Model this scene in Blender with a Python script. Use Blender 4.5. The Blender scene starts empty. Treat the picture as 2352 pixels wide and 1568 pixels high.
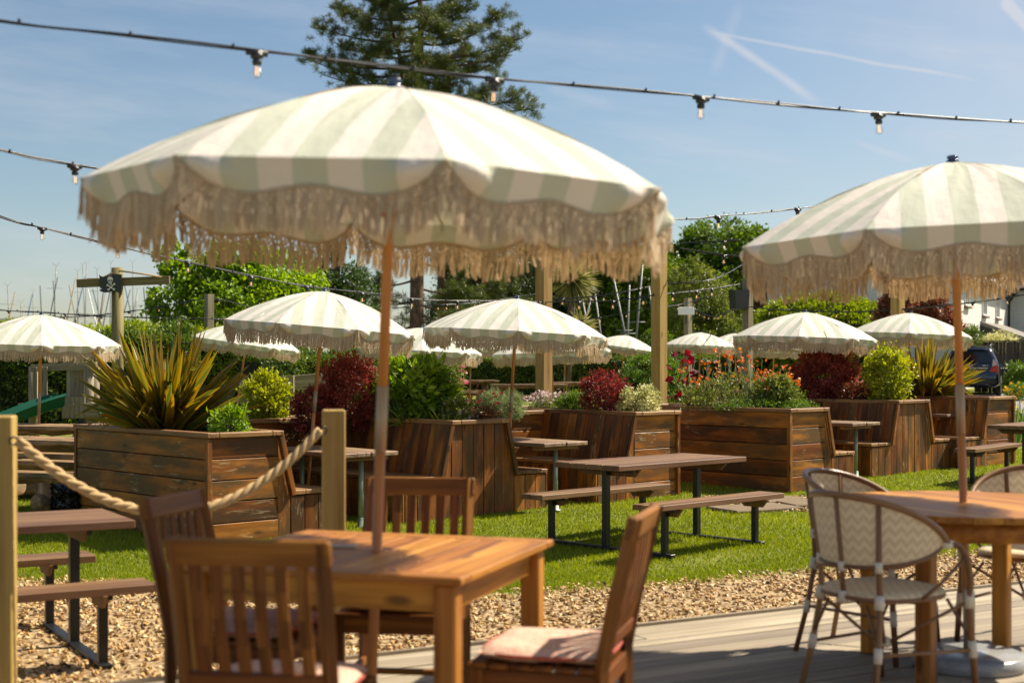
import bpy, math, random
import numpy as np
from mathutils import Vector, Matrix
random.seed(5)
rng = np.random.default_rng(11)
PI = math.pi
scene = bpy.context.scene
COL = scene.collection
CAMZ, F, U0, V0 = 1.65, 3267.0, 1176.0, 832.0     # eye height, focal length and horizon in photo units

def P(u, v, y):
    """world point seen at (u, v) when it stands y metres away"""
    return np.array([(u - U0) / F * y, y, CAMZ + (V0 - v) / F * y])

def gz(y):
    """ground height: the lawn rises gently away from the terrace"""
    y = np.asarray(y, float)
    return np.where(y < 11, 0, np.where(y < 20, (y - 11) * .15 / 9, .15 + (np.minimum(y, 75) - 20) * .013))

def unit(a):
    a = np.asarray(a, float)
    return a / (np.linalg.norm(a, axis=-1, keepdims=True) + 1e-12)

# ------------------------------------------------------------------ mesh builder
def _cbox():
    ids = {}
    cs = [(x, y, z) for x in (-1, 1) for y in (-1, 1) for z in (-1, 1)]
    verts = []
    for c in cs:
        for a in range(3):
            ids[(c, a)] = len(verts); verts.append((c, a))
    faces = []
    for a in range(3):
        b, d = [i for i in range(3) if i != a]
        for s in (-1, 1):
            f = []
            for (p, q) in ((-1, -1), (1, -1), (1, 1), (-1, 1)):
                c = [0, 0, 0]; c[a] = s; c[b] = p; c[d] = q
                f.append(ids[(tuple(c), a)])
            faces.append(f)
        for p in (-1, 1):
            for q in (-1, 1):
                c0 = [0, 0, 0]; c0[b] = p; c0[d] = q; c1 = list(c0); c0[a] = -1; c1[a] = 1
                c0, c1 = tuple(c0), tuple(c1)
                faces.append([ids[(c0, b)], ids[(c1, b)], ids[(c1, d)], ids[(c0, d)]])
    for c in cs:
        faces.append([ids[(c, 0)], ids[(c, 1)], ids[(c, 2)]])
    pos = np.array([[c[i] * (1 if i == a else .8) for i in range(3)] for c, a in verts], float)
    out = []
    for f in faces:
        p = pos[f]
        n = np.cross(p[1] - p[0], p[2] - p[0])
        out.append(f if np.dot(n, p.mean(0)) > 0 else f[::-1])
    sg = np.array([c for c, a in verts], float)
    ax = np.array([a for c, a in verts])
    return sg, ax, [f for f in out if len(f) == 4], [f for f in out if len(f) == 3]
_SG, _AX, _Q, _T = _cbox()
_Q = np.array(_Q); _T = np.array(_T)

class MB:
    def __init__(s):
        s.v, s.f, s.g, s.r, s.n = [], [], [], [], 0
    def add(s, V, faces, g=None, r=None, mat=0, smooth=False):
        V = np.asarray(V, float).reshape(-1, 3); k = len(V)
        if g is None: g = V
        if r is None: r = random.random()
        s.v.append(V); s.g.append(np.asarray(g, float).reshape(-1, 3))
        s.r.append(np.broadcast_to(np.asarray(r, float), (k,)))
        if not isinstance(faces, list) or (len(faces) and not isinstance(faces[0], np.ndarray)):
            if isinstance(faces, np.ndarray): faces = [faces]
            else:
                by = {}
                for f in faces: by.setdefault(len(f), []).append(f)
                faces = [np.array(x) for x in by.values()]
        for fa in faces:
            s.f.append((fa + s.n, mat, smooth))
        s.n += k
        return s
    def box(s, c, size, R=None, ch=.004, r=None, mat=0, grain=None):
        size = np.asarray(size, float); h = size / 2
        ch = min(ch, h.min() * .45)
        loc = _SG * (h - ch)
        for i in range(3):
            m = _AX == i
            loc[m, i] = _SG[m, i] * h[i]
        ga = int(np.argmax(size)) if grain is None else grain
        perm = [ga] + [i for i in range(3) if i != ga]
        g = loc[:, perm] + rng.random(3) * 40
        V = loc if R is None else loc @ np.asarray(R, float).T
        return s.add(V + np.asarray(c, float), [_Q, _T], g, r, mat)
    def beam(s, a, b, w, h, up=(0, 0, 1), ch=.004, r=None, mat=0):
        a, b = np.asarray(a, float), np.asarray(b, float)
        d = b - a; L = np.linalg.norm(d); x = d / L
        up = np.asarray(up, float)
        if abs(np.dot(x, up)) > .98: up = np.array([0, 1., 0])
        y = unit(np.cross(up, x)); z = np.cross(x, y)
        return s.box((a + b) / 2, (L, w, h), np.stack([x, y, z], 1), ch, r, mat, 0)
    def tube(s, pts, rad, n=8, r=None, mat=0, smooth=True, caps=True):
        pts = np.asarray(pts, float); k = len(pts)
        rad = np.broadcast_to(np.asarray(rad, float), (k,))
        t = np.gradient(pts, axis=0); t = unit(t)
        ref = np.array([0, 0, 1.]) if abs(t[0][2]) < .9 else np.array([1., 0, 0])
        x = unit(np.cross(ref, t[0])); X = []
        for i in range(k):
            x = unit(x - t[i] * np.dot(x, t[i])); X.append(x)
        X = np.array(X); Y = np.cross(t, X)
        a = np.arange(n) / n * 2 * PI
        V = pts[:, None] + rad[:, None, None] * (X[:, None] * np.cos(a)[None, :, None] + Y[:, None] * np.sin(a)[None, :, None])
        arc = np.concatenate([[0], np.cumsum(np.linalg.norm(np.diff(pts, axis=0), axis=1))])
        g = np.stack([np.repeat(arc, n), np.tile(np.cos(a), k) * np.repeat(rad, n), np.tile(np.sin(a), k) * np.repeat(rad, n)], 1) + rng.random(3) * 20
        i = np.arange(k - 1)[:, None] * n; j = np.arange(n)[None]
        q = np.stack([i + j, i + (j + 1) % n, i + n + (j + 1) % n, i + n + j], -1).reshape(-1, 4)
        fs = [q]
        if caps: fs += [np.arange(n)[::-1][None], (np.arange(n) + (k - 1) * n)[None]]
        return s.add(V.reshape(-1, 3), fs, g, r, mat, smooth)
    def lathe(s, prof, c=(0, 0, 0), n=20, R=None, r=None, mat=0, smooth=True):
        prof = np.asarray(prof, float); k = len(prof)
        a = np.arange(n) / n * 2 * PI
        V = np.stack([prof[:, 0][:, None] * np.cos(a), prof[:, 0][:, None] * np.sin(a), np.repeat(prof[:, 1][:, None], n, 1)], -1).reshape(-1, 3)
        i = np.arange(k - 1)[:, None] * n; j = np.arange(n)[None]
        q = np.stack([i + j, i + (j + 1) % n, i + n + (j + 1) % n, i + n + j], -1).reshape(-1, 4)
        g = V.copy()
        if R is not None: V = V @ np.asarray(R, float).T
        return s.add(V + np.asarray(c, float), [q, np.arange(n)[::-1][None], (np.arange(n) + (k - 1) * n)[None]], g, r, mat, smooth)
    def prism(s, poly, o, ex, ey, t, r=None, mat=0):
        """outline poly in the (ex, ey) plane through o, thickened by t along ex x ey"""
        poly = np.asarray(poly, float); k = len(poly)
        ex, ey = np.asarray(ex, float), np.asarray(ey, float); ez = np.cross(ex, ey)
        A = np.asarray(o, float) + poly[:, :1] * ex + poly[:, 1:] * ey
        V = np.concatenate([A, A + ez * t])
        j = np.arange(k)
        q = np.stack([j, (j + 1) % k, (j + 1) % k + k, j + k], -1)
        g = np.concatenate([np.c_[poly[:, 1], poly[:, 0], np.zeros(k)], np.c_[poly[:, 1], poly[:, 0], np.full(k, t)]]) + rng.random(3) * 30
        area = np.sum(poly[:, 0] * np.roll(poly[:, 1], -1) - np.roll(poly[:, 0], -1) * poly[:, 1])
        fs = [q, j[::-1][None], (j + k)[None]] if area > 0 else [q[:, ::-1], j[None], (j + k)[::-1][None]]
        return s.add(V, fs, g, r, mat)
    def leaves(s, Pt, D, N, L, W, r, mat=0, fold=.18):
        n = len(Pt); D = unit(D); S = unit(np.cross(D, N)); N = np.cross(S, D)
        L = np.broadcast_to(np.asarray(L, float), (n,))[:, None]; W = np.broadcast_to(np.asarray(W, float), (n,))[:, None]
        mid = Pt + D * L * .45 + N * W * fold
        V = np.stack([Pt, mid + S * W / 2, Pt + D * L, mid - S * W / 2], 1).reshape(-1, 3)
        b = np.arange(n)[:, None] * 4
        f = np.concatenate([b + np.array([[0, 1, 2]]), b + np.array([[0, 2, 3]])])
        g = np.tile(np.array([[0, 0, 0], [.5, .5, 0], [0, 1, 0], [-.5, .5, 0]], float), (n, 1))
        return s.add(V, [f], g, np.repeat(np.broadcast_to(r, (n,)), 4), mat)
    def build(s, name, mats, parent=None, **props):
        me = bpy.data.meshes.new(name)
        V = np.concatenate(s.v).astype(np.float32); me.vertices.add(len(V)); me.vertices.foreach_set('co', V.ravel())
        nl = sum(f.size for f, _, _ in s.f); npo = sum(len(f) for f, _, _ in s.f)
        me.loops.add(nl); me.polygons.add(npo)
        me.loops.foreach_set('vertex_index', np.concatenate([f.ravel() for f, _, _ in s.f]).astype(np.int32))
        tot = np.concatenate([np.full(len(f), f.shape[1]) for f, _, _ in s.f]).astype(np.int32)
        me.polygons.foreach_set('loop_start', np.concatenate([[0], np.cumsum(tot)[:-1]]).astype(np.int32))
        me.polygons.foreach_set('material_index', np.concatenate([np.full(len(f), m) for f, m, _ in s.f]).astype(np.int32))
        me.polygons.foreach_set('use_smooth', np.concatenate([np.full(len(f), q) for f, _, q in s.f]).astype(bool))
        a = me.attributes.new('g', 'FLOAT_VECTOR', 'POINT'); a.data.foreach_set('vector', np.concatenate(s.g).astype(np.float32).ravel())
        a = me.attributes.new('r', 'FLOAT', 'POINT'); a.data.foreach_set('value', np.concatenate(s.r).astype(np.float32))
        me.update(calc_edges=True)
        for m in (mats if isinstance(mats, (list, tuple)) else [mats]): me.materials.append(m)
        o = bpy.data.objects.new(name, me); COL.objects.link(o)
        if parent is not None: o.parent = parent
        for k, v in props.items(): o[k] = v
        return o

def thing(name, label, cat, loc=(0, 0, 0), rz=0., group=None):
    o = bpy.data.objects.new(name, None); COL.objects.link(o)
    o.empty_display_size = .1
    o.location = tuple(float(c) for c in loc); o.rotation_euler = (0, 0, rz)
    return tag(o, label, cat, group)

def tag(o, label, cat, group=None):
    o['label'] = label; o['category'] = cat
    if group: o['group'] = group
    return o

def kids(o): return [c for c in bpy.data.objects if c.parent == o]

def dup(src, label=None, tree=None):
    c = src.copy(); COL.objects.link(c)
    if label: c['label'] = label
    for ch, sub in (tree if tree is not None else family(src)):
        d = dup(ch, None, sub); d.parent = c
    return c

def family(o): return [(c, family(c)) for c in kids(o)]

def rotz(a): return np.array([[math.cos(a), -math.sin(a), 0], [math.sin(a), math.cos(a), 0], [0, 0, 1.]])

# ------------------------------------------------------------------ materials
class NT:
    def __init__(s, name):
        s.m = bpy.data.materials.new(name); s.m.use_nodes = True; s.t = s.m.node_tree; s.t.nodes.clear()
    def n(s, typ, inp=None, **props):
        nd = s.t.nodes.new(typ)
        for k, v in props.items(): setattr(nd, k, v)
        for k, v in (inp or {}).items():
            sk = nd.inputs[k]
            if isinstance(v, bpy.types.NodeSocket): s.t.links.new(v, sk)
            elif isinstance(v, bpy.types.Node): s.t.links.new(v.outputs[0], sk)
            else:
                if sk.type == 'RGBA' and len(v) == 3: v = (*v, 1)
                sk.default_value = v
        return nd
    def attr(s, name, out='Vector'): return s.n('ShaderNodeAttribute', attribute_name=name).outputs[out]
    def math(s, op, a, b=0., c=None):
        d = {0: a, 1: b}
        if c is not None: d[2] = c
        return s.n('ShaderNodeMath', d, operation=op).outputs[0]
    def mix(s, f, a, b, bt='MIX'):
        nd = s.n('ShaderNodeMix', data_type='RGBA', blend_type=bt)
        for k, v in ((0, f), (6, a), (7, b)):
            sk = nd.inputs[k]
            if isinstance(v, bpy.types.NodeSocket): s.t.links.new(v, sk)
            elif k == 0: sk.default_value = v
            else: sk.default_value = (*v, 1) if len(v) == 3 else v
        return nd.outputs[2]
    def ramp(s, f, stops, interp='LINEAR'):
        nd = s.n('ShaderNodeValToRGB', {0: f}); cr = nd.color_ramp; cr.interpolation = interp
        while len(cr.elements) < len(stops): cr.elements.new(.5)
        for e, (p, c) in zip(cr.elements, stops):
            e.position = p; e.color = (*c, 1) if len(c) == 3 else c
        return nd.outputs[0]
    def noise(s, vec, scale, detail=4., rough=.55):
        return s.n('ShaderNodeTexNoise', {'Vector': vec, 'Scale': scale, 'Detail': detail, 'Roughness': rough}).outputs[0]
    def scale(s, vec, sc): return s.n('ShaderNodeVectorMath', {0: vec, 1: sc}, operation='MULTIPLY').outputs[0]
    def bump(s, h, strength, dist=.01): return s.n('ShaderNodeBump', {'Height': h, 'Strength': strength, 'Distance': dist}).outputs[0]
    def obj(s): return s.n('ShaderNodeTexCoord').outputs['Object']
    def bsdf(s, color, rough=.5, normal=None, spec=.5, metal=0., **k):
        d = {'Base Color': color, 'Roughness': rough, 'Specular IOR Level': spec, 'Metallic': metal}
        d.update(k)
        if normal is not None: d['Normal'] = normal
        return s.n('ShaderNodeBsdfPrincipled', d).outputs[0]
    def out(s, sh):
        s.n('ShaderNodeOutputMaterial', {0: sh}); return s.m

def wood(name, cols, rough=.5, grain=(1.3, 24, 24), spec=.4, flake=None, knots=True, bump=.25, rv=.5, patch=None, groove=None, spread=.4):
    t = NT(name); g = t.attr('g'); r = t.attr('r', 'Fac')
    f = t.noise(t.scale(g, grain), 1., 6.)
    c = t.ramp(f, [(.5 - spread / 2 + spread * i / (len(cols) - 1), q) for i, q in enumerate(cols)])
    if patch:
        pf = t.noise(t.scale(g, (1.1, 5, 5)), 1.6, 4.)
        c = t.mix(t.ramp(pf, [(.42, (0, 0, 0)), (.6, (1, 1, 1))]), c, patch)
    h = f
    if knots:
        v = t.n('ShaderNodeTexVoronoi', {'Vector': t.scale(g, (2.3, 7, 7)), 'Scale': 1.}).outputs['Distance']
        c = t.mix(t.ramp(v, [(.07, (.75, .75, .75)), (.15, (0, 0, 0))]), c, tuple(q * .25 for q in cols[0]))
    if flake:
        ff = t.noise(t.scale(g, (5, 30, 30)), 1.3, 6., .7)
        lo = t.noise(g, 1.7, 2.)
        fl = t.ramp(t.math('ADD', ff, t.math('MULTIPLY', lo, .5)), [(.88, (0, 0, 0)), (.95, (1, 1, 1))])
        c = t.mix(t.math('MULTIPLY', fl, .55), c, flake)
    c = t.n('ShaderNodeHueSaturation', {'Color': c, 'Value': t.math('ADD', 1 - rv / 2, t.math('MULTIPLY', r, rv)), 'Saturation': 1., 'Hue': t.math('ADD', .49, t.math('MULTIPLY', r, .015))}).outputs[0]
    if groove:
        sy = t.n('ShaderNodeSeparateXYZ', {0: g}).outputs[1]
        w = t.math('SINE', t.math('MULTIPLY', sy, 2 * PI / groove))
        h = t.math('ADD', t.math('MULTIPLY', w, 1.2), t.math('MULTIPLY', f, .5))
    rr = t.math('ADD', rough - .1, t.math('MULTIPLY', f, .25))
    return t.out(t.bsdf(c, rr, t.bump(h, bump, .006), spec))

def leafmat(name, cols, trans=.35, rough=.42, spec=.4, edge=None):
    t = NT(name); r = t.attr('r', 'Fac')
    c = t.ramp(r, [(i / (len(cols) - 1), q) for i, q in enumerate(cols)])
    if edge:
        gx = t.math('ABSOLUTE', t.n('ShaderNodeSeparateXYZ', {0: t.attr('g')}).outputs[0])
        c = t.mix(t.ramp(gx, [(.55, (0, 0, 0)), (.85, (1, 1, 1))]), c, edge)
    b = t.bsdf(c, rough, None, spec)
    tr = t.n('ShaderNodeBsdfTranslucent', {0: t.n('ShaderNodeHueSaturation', {'Color': c, 'Value': 1.5, 'Saturation': 1.08}).outputs[0]}).outputs[0]
    return t.out(t.n('ShaderNodeMixShader', {0: trans, 1: b, 2: tr}).outputs[0])

def plain(name, col, rough=.5, metal=0., spec=.5, nscale=0, namp=.15, bump=0., **k):
    t = NT(name); c = col; nb = None
    if nscale:
        f = t.noise(t.obj(), nscale, 4.)
        c = t.mix(f, tuple(q * (1 - namp * 2) for q in col), tuple(min(1, q * (1 + namp * 2)) for q in col))
        if bump: nb = t.bump(f, bump)
    return t.out(t.bsdf(c, rough, nb, spec, metal, **k))

M = {}
M['teak'] = wood('teak_wood', [(.19, .072, .010), (.38, .158, .022), (.50, .24, .048)], .45, rv=.45, spec=.3, bump=.12)
M['teak_shade'] = wood('shade_darkened_teak', [(.065, .021, .004), (.145, .050, .009), (.25, .10, .019)], .45, rv=.4, bump=.12, spec=.22)  # chair teak, with the near chair's shade darkened into the colour
M['pole'] = wood('varnished_pole', [(.40, .165, .045), (.50, .225, .065), (.58, .28, .09)], .35, rv=.1, knots=False, bump=.03)
M['plank'] = wood('brown_plank', [(.11, .055, .025), (.165, .088, .042), (.22, .122, .062)], .55, rv=.4, spec=.25)
M['planter'] = wood('weathered_planter_boards', [(.08, .028, .006), (.19, .065, .011), (.31, .112, .017), (.46, .19, .034)], .5, grain=(1.3, 10, 10), spread=.52, flake=(.46, .36, .2), patch=(.095, .05, .018), rv=.7, bump=.35, spec=.22)
M['cap'] = wood('planter_cap_boards', [(.12, .058, .022), (.25, .13, .05), (.36, .205, .09)], .5, rv=.5, flake=(.42, .34, .24), bump=.3, spec=.3)
M['pine'] = wood('fresh_pine_post', [(.24, .145, .034), (.36, .23, .065), (.44, .30, .10)], .65, rv=.2, grain=(1., 16, 16))
M['grey'] = wood('weathered_grey_wood', [(.13, .105, .062), (.21, .175, .11), (.29, .245, .165)], .7, rv=.3)
M['mossy'] = wood('green_stained_post', [(.10, .085, .028), (.18, .15, .055), (.26, .21, .09)], .7, rv=.3)
M['log'] = wood('rustic_log', [(.14, .075, .03), (.30, .175, .08), (.46, .30, .16)], .6, rv=.4, bump=.5, patch=(.11, .07, .03))
M['deck'] = wood('grey_decking', [(.19, .142, .088), (.31, .245, .165), (.43, .35, .25)], .65, rv=.6, knots=False, bump=.6, groove=.012, grain=(.9, 14, 14))
M['fence'] = wood('brown_fence', [(.05, .038, .025), (.10, .075, .05), (.14, .11, .075)], .8, rv=.4)
M['steel'] = plain('black_steel', (.012, .013, .013), .38, .2)
M['galv'] = plain('galvanised_tube', (.22, .27, .20), .5, .5, nscale=20)
M['silver'] = plain('silver_ferrule', (.37, .285, .205), .5, .3)
M['navycap'] = plain('navy_cap', (.03, .05, .12), .22)
M['blackrubber'] = plain('black_cable', (.015, .015, .017), .4)
M['soil'] = plain('dark_soil', (.022, .015, .010), .9, nscale=30, namp=.4, bump=.8)
M['granite'] = plain('grey_granite', (.30, .30, .30), .22, nscale=130, namp=.35)
M['slate'] = plain('slate_roof', (.16, .14, .125), .7, nscale=6, namp=.25, bump=.4)
M['slateflat'] = plain('stone_slab', (.17, .12, .07), .9, nscale=8, namp=.2, bump=.4)
M['dark'] = plain('plain_black', (.02, .02, .02), .7)  # flat near-black for the slide support and the porch wall
M['green_plastic'] = plain('green_plastic', (.003, .07, .038), .55, 0., .25)
M['white'] = plain('white_paint', (.78, .77, .74), .5)
M['emblem'] = plain('emblem_white', (.75, .72, .62), .6)
M['flag'] = plain('flag_black', (.02, .023, .024), .45)
M['carpaint'] = plain('navy_car_paint', (.008, .011, .024), .12, 0., .6, **{'Coat Weight': 1., 'Coat Roughness': .05})
M['carsilver'] = plain('silver_car_paint', (.5, .5, .5), .25, .6, .6, **{'Coat Weight': 1.})
M['carglass'] = plain('dark_car_glass', (.01, .013, .014), .04, 0., .8)
M['tyre'] = plain('tyre_rubber', (.02, .02, .02), .8)
M['alloy'] = plain('alloy_wheel', (.5, .5, .5), .3, .8)
M['taillight'] = plain('red_lens', (.5, .008, .012), .12, 0., .7, **{'Coat Weight': 1.})
M['clearlens'] = plain('pale_lens', (.55, .42, .38), .15)
M['plate'] = plain('yellow_number_plate', (.8, .48, .02), .4)
M['blackpaint'] = plain('black_lettering', (.01, .01, .01), .5)
M['chrome'] = plain('chrome', (.8, .8, .8), .12, 1.)
M['winglass'] = plain('window_glass', (.05, .07, .09), .05, 0., .8)
M['speaker'] = plain('speaker_black', (.01, .01, .01), .5)
M['mast'] = plain('grey_mast', (.20, .20, .195), .5, .1)
M['mastdark'] = plain('dark_boom_cover', (.03, .05, .055), .7)
M['mastblue'] = plain('blue_boom_cover', (.05, .11, .2), .7)
M['masttan'] = plain('tan_boom_cover', (.3, .22, .13), .7)
M['tar'] = plain('black_rough_wood', (.012, .011, .009), .3, nscale=30, namp=.4, bump=1.)
M['binding'] = plain('cream_binding', (.62, .56, .46), .55)
M['cane'] = wood('brown_cane', [(.10, .048, .02), (.19, .095, .042), (.27, .15, .07)], .35, rv=.3, knots=False, bump=.1)
M['gutter'] = plain('black_gutter', (.012, .012, .013), .4)

def canopy_mat():
    t = NT('striped_canvas'); g = t.attr('g')
    x = t.n('ShaderNodeSeparateXYZ', {0: g}).outputs[0]
    ph = t.math('FRACT', t.math('ADD', t.math('DIVIDE', x, .206), .25))
    f = t.math('LESS_THAN', ph, .5)
    c = t.mix(f, (.73, .67, .60), (.53, .545, .445))
    w = t.noise(t.scale(g, (1, .25, 1)), 220., 2.)
    cr = t.noise(g, 9., 3.)
    nb = t.bump(t.math('ADD', t.math('ADD', cr, t.noise(t.scale(g, (14., 3., 1)), 1., 4.)), t.math('MULTIPLY', w, .1)), .30, .02)
    b = t.bsdf(c, .8, nb, .2)
    tr = t.n('ShaderNodeBsdfTranslucent', {0: t.mix(1., c, (1., .93, .78), 'MULTIPLY')}).outputs[0]
    return t.out(t.n('ShaderNodeMixShader', {0: .13, 1: b, 2: tr}).outputs[0])
M['canopy'] = canopy_mat()

def fringe_mat():
    t = NT('cotton_fringe'); r = t.attr('r', 'Fac')
    c = t.ramp(r, [(0, (.60, .49, .35)), (1, (.84, .73, .57))])
    b = t.bsdf(c, .9, None, .1)
    tr = t.n('ShaderNodeBsdfTranslucent', {0: c}).outputs[0]
    return t.out(t.n('ShaderNodeMixShader', {0: .5, 1: b, 2: tr}).outputs[0])
M['fringe'] = fringe_mat()

def rope_mat():
    t = NT('manila_rope')
    c = t.mix(t.noise(t.attr('g'), 60., 4.), (.34, .22, .10), (.62, .44, .24))
    return t.out(t.bsdf(c, .9, None, .1))
M['rope'] = rope_mat()

def cushion_mat():
    t = NT('patterned_cushion'); o = t.obj()
    n1 = t.noise(t.n('ShaderNodeVectorMath', {0: o, 1: t.n('ShaderNodeTexNoise', {'Vector': o, 'Scale': 9.}).outputs[1]}, operation='ADD').outputs[0], 13., 4.)
    c = t.ramp(n1, [(.40, (.62, .51, .40)), (.48, (.55, .22, .15)), (.57, (.62, .52, .41)), (.66, (.58, .27, .19))])
    return t.out(t.bsdf(c, .9, t.bump(t.noise(o, 25.), .2), .15))
M['cushion'] = cushion_mat()

def weave_mat():
    t = NT('zigzag_weave'); g = t.attr('g'); s = t.n('ShaderNodeSeparateXYZ', {0: g})
    tri = t.math('PINGPONG', s.outputs[0], .027)
    ph = t.math('FRACT', t.math('DIVIDE', t.math('ADD', s.outputs[1], tri), .044))
    f = t.ramp(ph, [(.35, (0, 0, 0)), (.5, (1, 1, 1)), (.9, (1, 1, 1)), (1., (0, 0, 0))])
    c = t.mix(f, (.74, .62, .43), (.62, .50, .33))
    chk = t.n('ShaderNodeTexChecker', {'Vector': g, 'Scale': 170.}).outputs[1]
    b = t.bsdf(c, .6, t.bump(chk, .3), .3)
    tr = t.n('ShaderNodeBsdfTranslucent', {0: c}).outputs[0]
    return t.out(t.n('ShaderNodeMixShader', {0: .18, 1: b, 2: tr}).outputs[0])
M['weave'] = weave_mat()

def bulb_mats():
    t = NT('bulb_glass')
    gl = t.n('ShaderNodeBsdfGlossy', {'Color': (1, 1, 1, 1), 'Roughness': .04}).outputs[0]
    tp = t.n('ShaderNodeBsdfTransparent', {0: (.93, .93, .92, 1)}).outputs[0]
    fw = t.n('ShaderNodeLayerWeight', {0: .35}).outputs['Facing']
    f = t.math('ADD', .05, t.math('MULTIPLY', t.math('POWER', fw, 2.5), .75))
    a = t.out(t.n('ShaderNodeMixShader', {0: f, 1: tp, 2: gl}).outputs[0])
    t = NT('lit_filament')
    b = t.out(t.n('ShaderNodeEmission', {0: (1, .5, .16, 1), 1: 1.5}).outputs[0])
    return a, b
M['glass'], M['filament'] = bulb_mats()

def brick_mat(name, col):
    t = NT(name); g = t.attr('g')
    br = t.n('ShaderNodeTexBrick', {'Vector': g, 'Color1': col, 'Color2': tuple(c * .9 for c in col), 'Mortar': tuple(c * .72 for c in col), 'Scale': 1., 'Mortar Size': .012, 'Brick Width': .235, 'Row Height': .085})
    n = t.noise(g, 1.2, 4.)
    c = t.mix(t.ramp(n, [(.4, (0, 0, 0)), (.75, (.3, .3, .3))]), br.outputs[0], tuple(q * .6 for q in col))
    return t.out(t.bsdf(c, .8, t.bump(br.outputs[1], -.4, .01), .2))
M['brick'] = brick_mat('white_painted_brick', (.78, .755, .72))

def roof_mat():
    t = NT('clay_tile_roof'); g = t.attr('g')
    br = t.n('ShaderNodeTexBrick', {'Vector': g, 'Color1': (.22, .17, .14), 'Color2': (.14, .11, .095), 'Mortar': (.05, .04, .035), 'Scale': 1., 'Mortar Size': .02, 'Brick Width': .3, 'Row Height': .22})
    return t.out(t.bsdf(br.outputs[0], .8, t.bump(br.outputs[1], -.5), .2))
M['roof'] = roof_mat()

# foliage
L_ = lambda n, c, **k: leafmat(n, c, **k)
M['leaf_lime'] = L_('leaf_lime', [(.10, .14, .010), (.28, .31, .020), (.48, .46, .045)], trans=.45)
M['leaf_euph'] = L_('leaf_euphorbia', [(.10, .19, .01), (.22, .34, .02), (.32, .42, .04)])
M['leaf_green'] = L_('leaf_green', [(.05, .10, .010), (.105, .18, .018), (.19, .27, .03)])
M['leaf_choisya'] = L_('leaf_choisya', [(.05, .11, .010), (.17, .28, .02), (.36, .44, .05)], trans=.45)
M['leaf_dark'] = L_('leaf_dark', [(.02, .042, .008), (.045, .08, .013), (.09, .13, .02)])
M['leaf_hedge'] = L_('leaf_hedge', [(.03, .06, .008), (.085, .135, .015), (.19, .23, .03)])
M['leaf_mound'] = L_('leaf_mound', [(.11, .16, .01), (.23, .29, .018), (.36, .40, .03)])
M['leaf_maple'] = L_('leaf_maple_green', [(.10, .18, .008), (.20, .30, .014), (.31, .40, .022)], trans=.5)
M['leaf_oak'] = L_('leaf_oak', [(.05, .09, .008), (.10, .165, .013), (.17, .24, .022)])
M['leaf_olive'] = L_('leaf_olive', [(.09, .12, .02), (.17, .21, .035), (.28, .27, .05)])
M['needle'] = L_('pine_needle', [(.035, .055, .010), (.075, .10, .016), (.14, .155, .028)], trans=.25)
M['needle_dark'] = L_('dark_needle', [(.02, .032, .007), (.042, .06, .011), (.08, .095, .02)], trans=.2)
M['leaf_red'] = L_('leaf_red', [(.06, .010, .010), (.18, .028, .024), (.34, .07, .055)])
M['leaf_redpink'] = L_('leaf_smoke_bush', [(.08, .016, .014), (.26, .05, .04), (.46, .14, .11)])
M['leaf_photinia'] = L_('leaf_photinia', [(.06, .045, .012), (.2, .06, .03), (.36, .12, .07)])
M['leaf_grey'] = L_('leaf_lavender', [(.11, .15, .06), (.2, .25, .1), (.3, .34, .16)])
M['leaf_cream'] = L_('leaf_variegated', [(.10, .14, .03), (.5, .48, .2), (.75, .70, .42)])
M['phormium'] = L_('phormium_blade', [(.055, .075, .014), (.10, .115, .02), (.20, .17, .02), (.34, .15, .015)], trans=.4, edge=(.30, .17, .02))
M['strap'] = L_('strap_leaf', [(.04, .09, .02), (.09, .16, .03), (.3, .3, .05)], trans=.4)
M['palm'] = L_('palm_leaf', [(.09, .11, .02), (.2, .2, .06), (.45, .38, .17)])
M['petal_orange'] = L_('petal_orange', [(.60, .12, .02), (.70, .20, .04), (.75, .30, .09)])
M['petal_pink'] = L_('petal_pink', [(.6, .06, .2), (.7, .15, .3), (.8, .35, .5)])
M['petal_blush'] = L_('petal_blush', [(.6, .42, .46), (.72, .55, .58), (.8, .68, .68)])
M['petal_yellow'] = L_('petal_yellow', [(.6, .38, .02), (.75, .5, .03), (.85, .6, .06)])
M['petal_coral'] = L_('petal_coral', [(.55, .12, .07), (.7, .2, .13), (.75, .3, .22)])
M['leaf_crimson'] = L_('leaf_crimson', [(.06, .006, .01), (.16, .010, .016), (.28, .018, .025)], trans=.4)
M['stem'] = plain('brown_stem', (.10, .075, .04), .8)
M['greenstem'] = plain('green_stem', (.12, .15, .04), .7)
M['bark'] = wood('pine_bark', [(.05, .032, .022), (.12, .075, .05), (.2, .13, .09)], .9, grain=(3, 9, 9), knots=False, bump=.8, rv=.1)
M['grass'] = L_('grass_blade', [(.12, .16, .010), (.23, .275, .014), (.36, .36, .03)], trans=.35, rough=.5, spec=.25)
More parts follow.
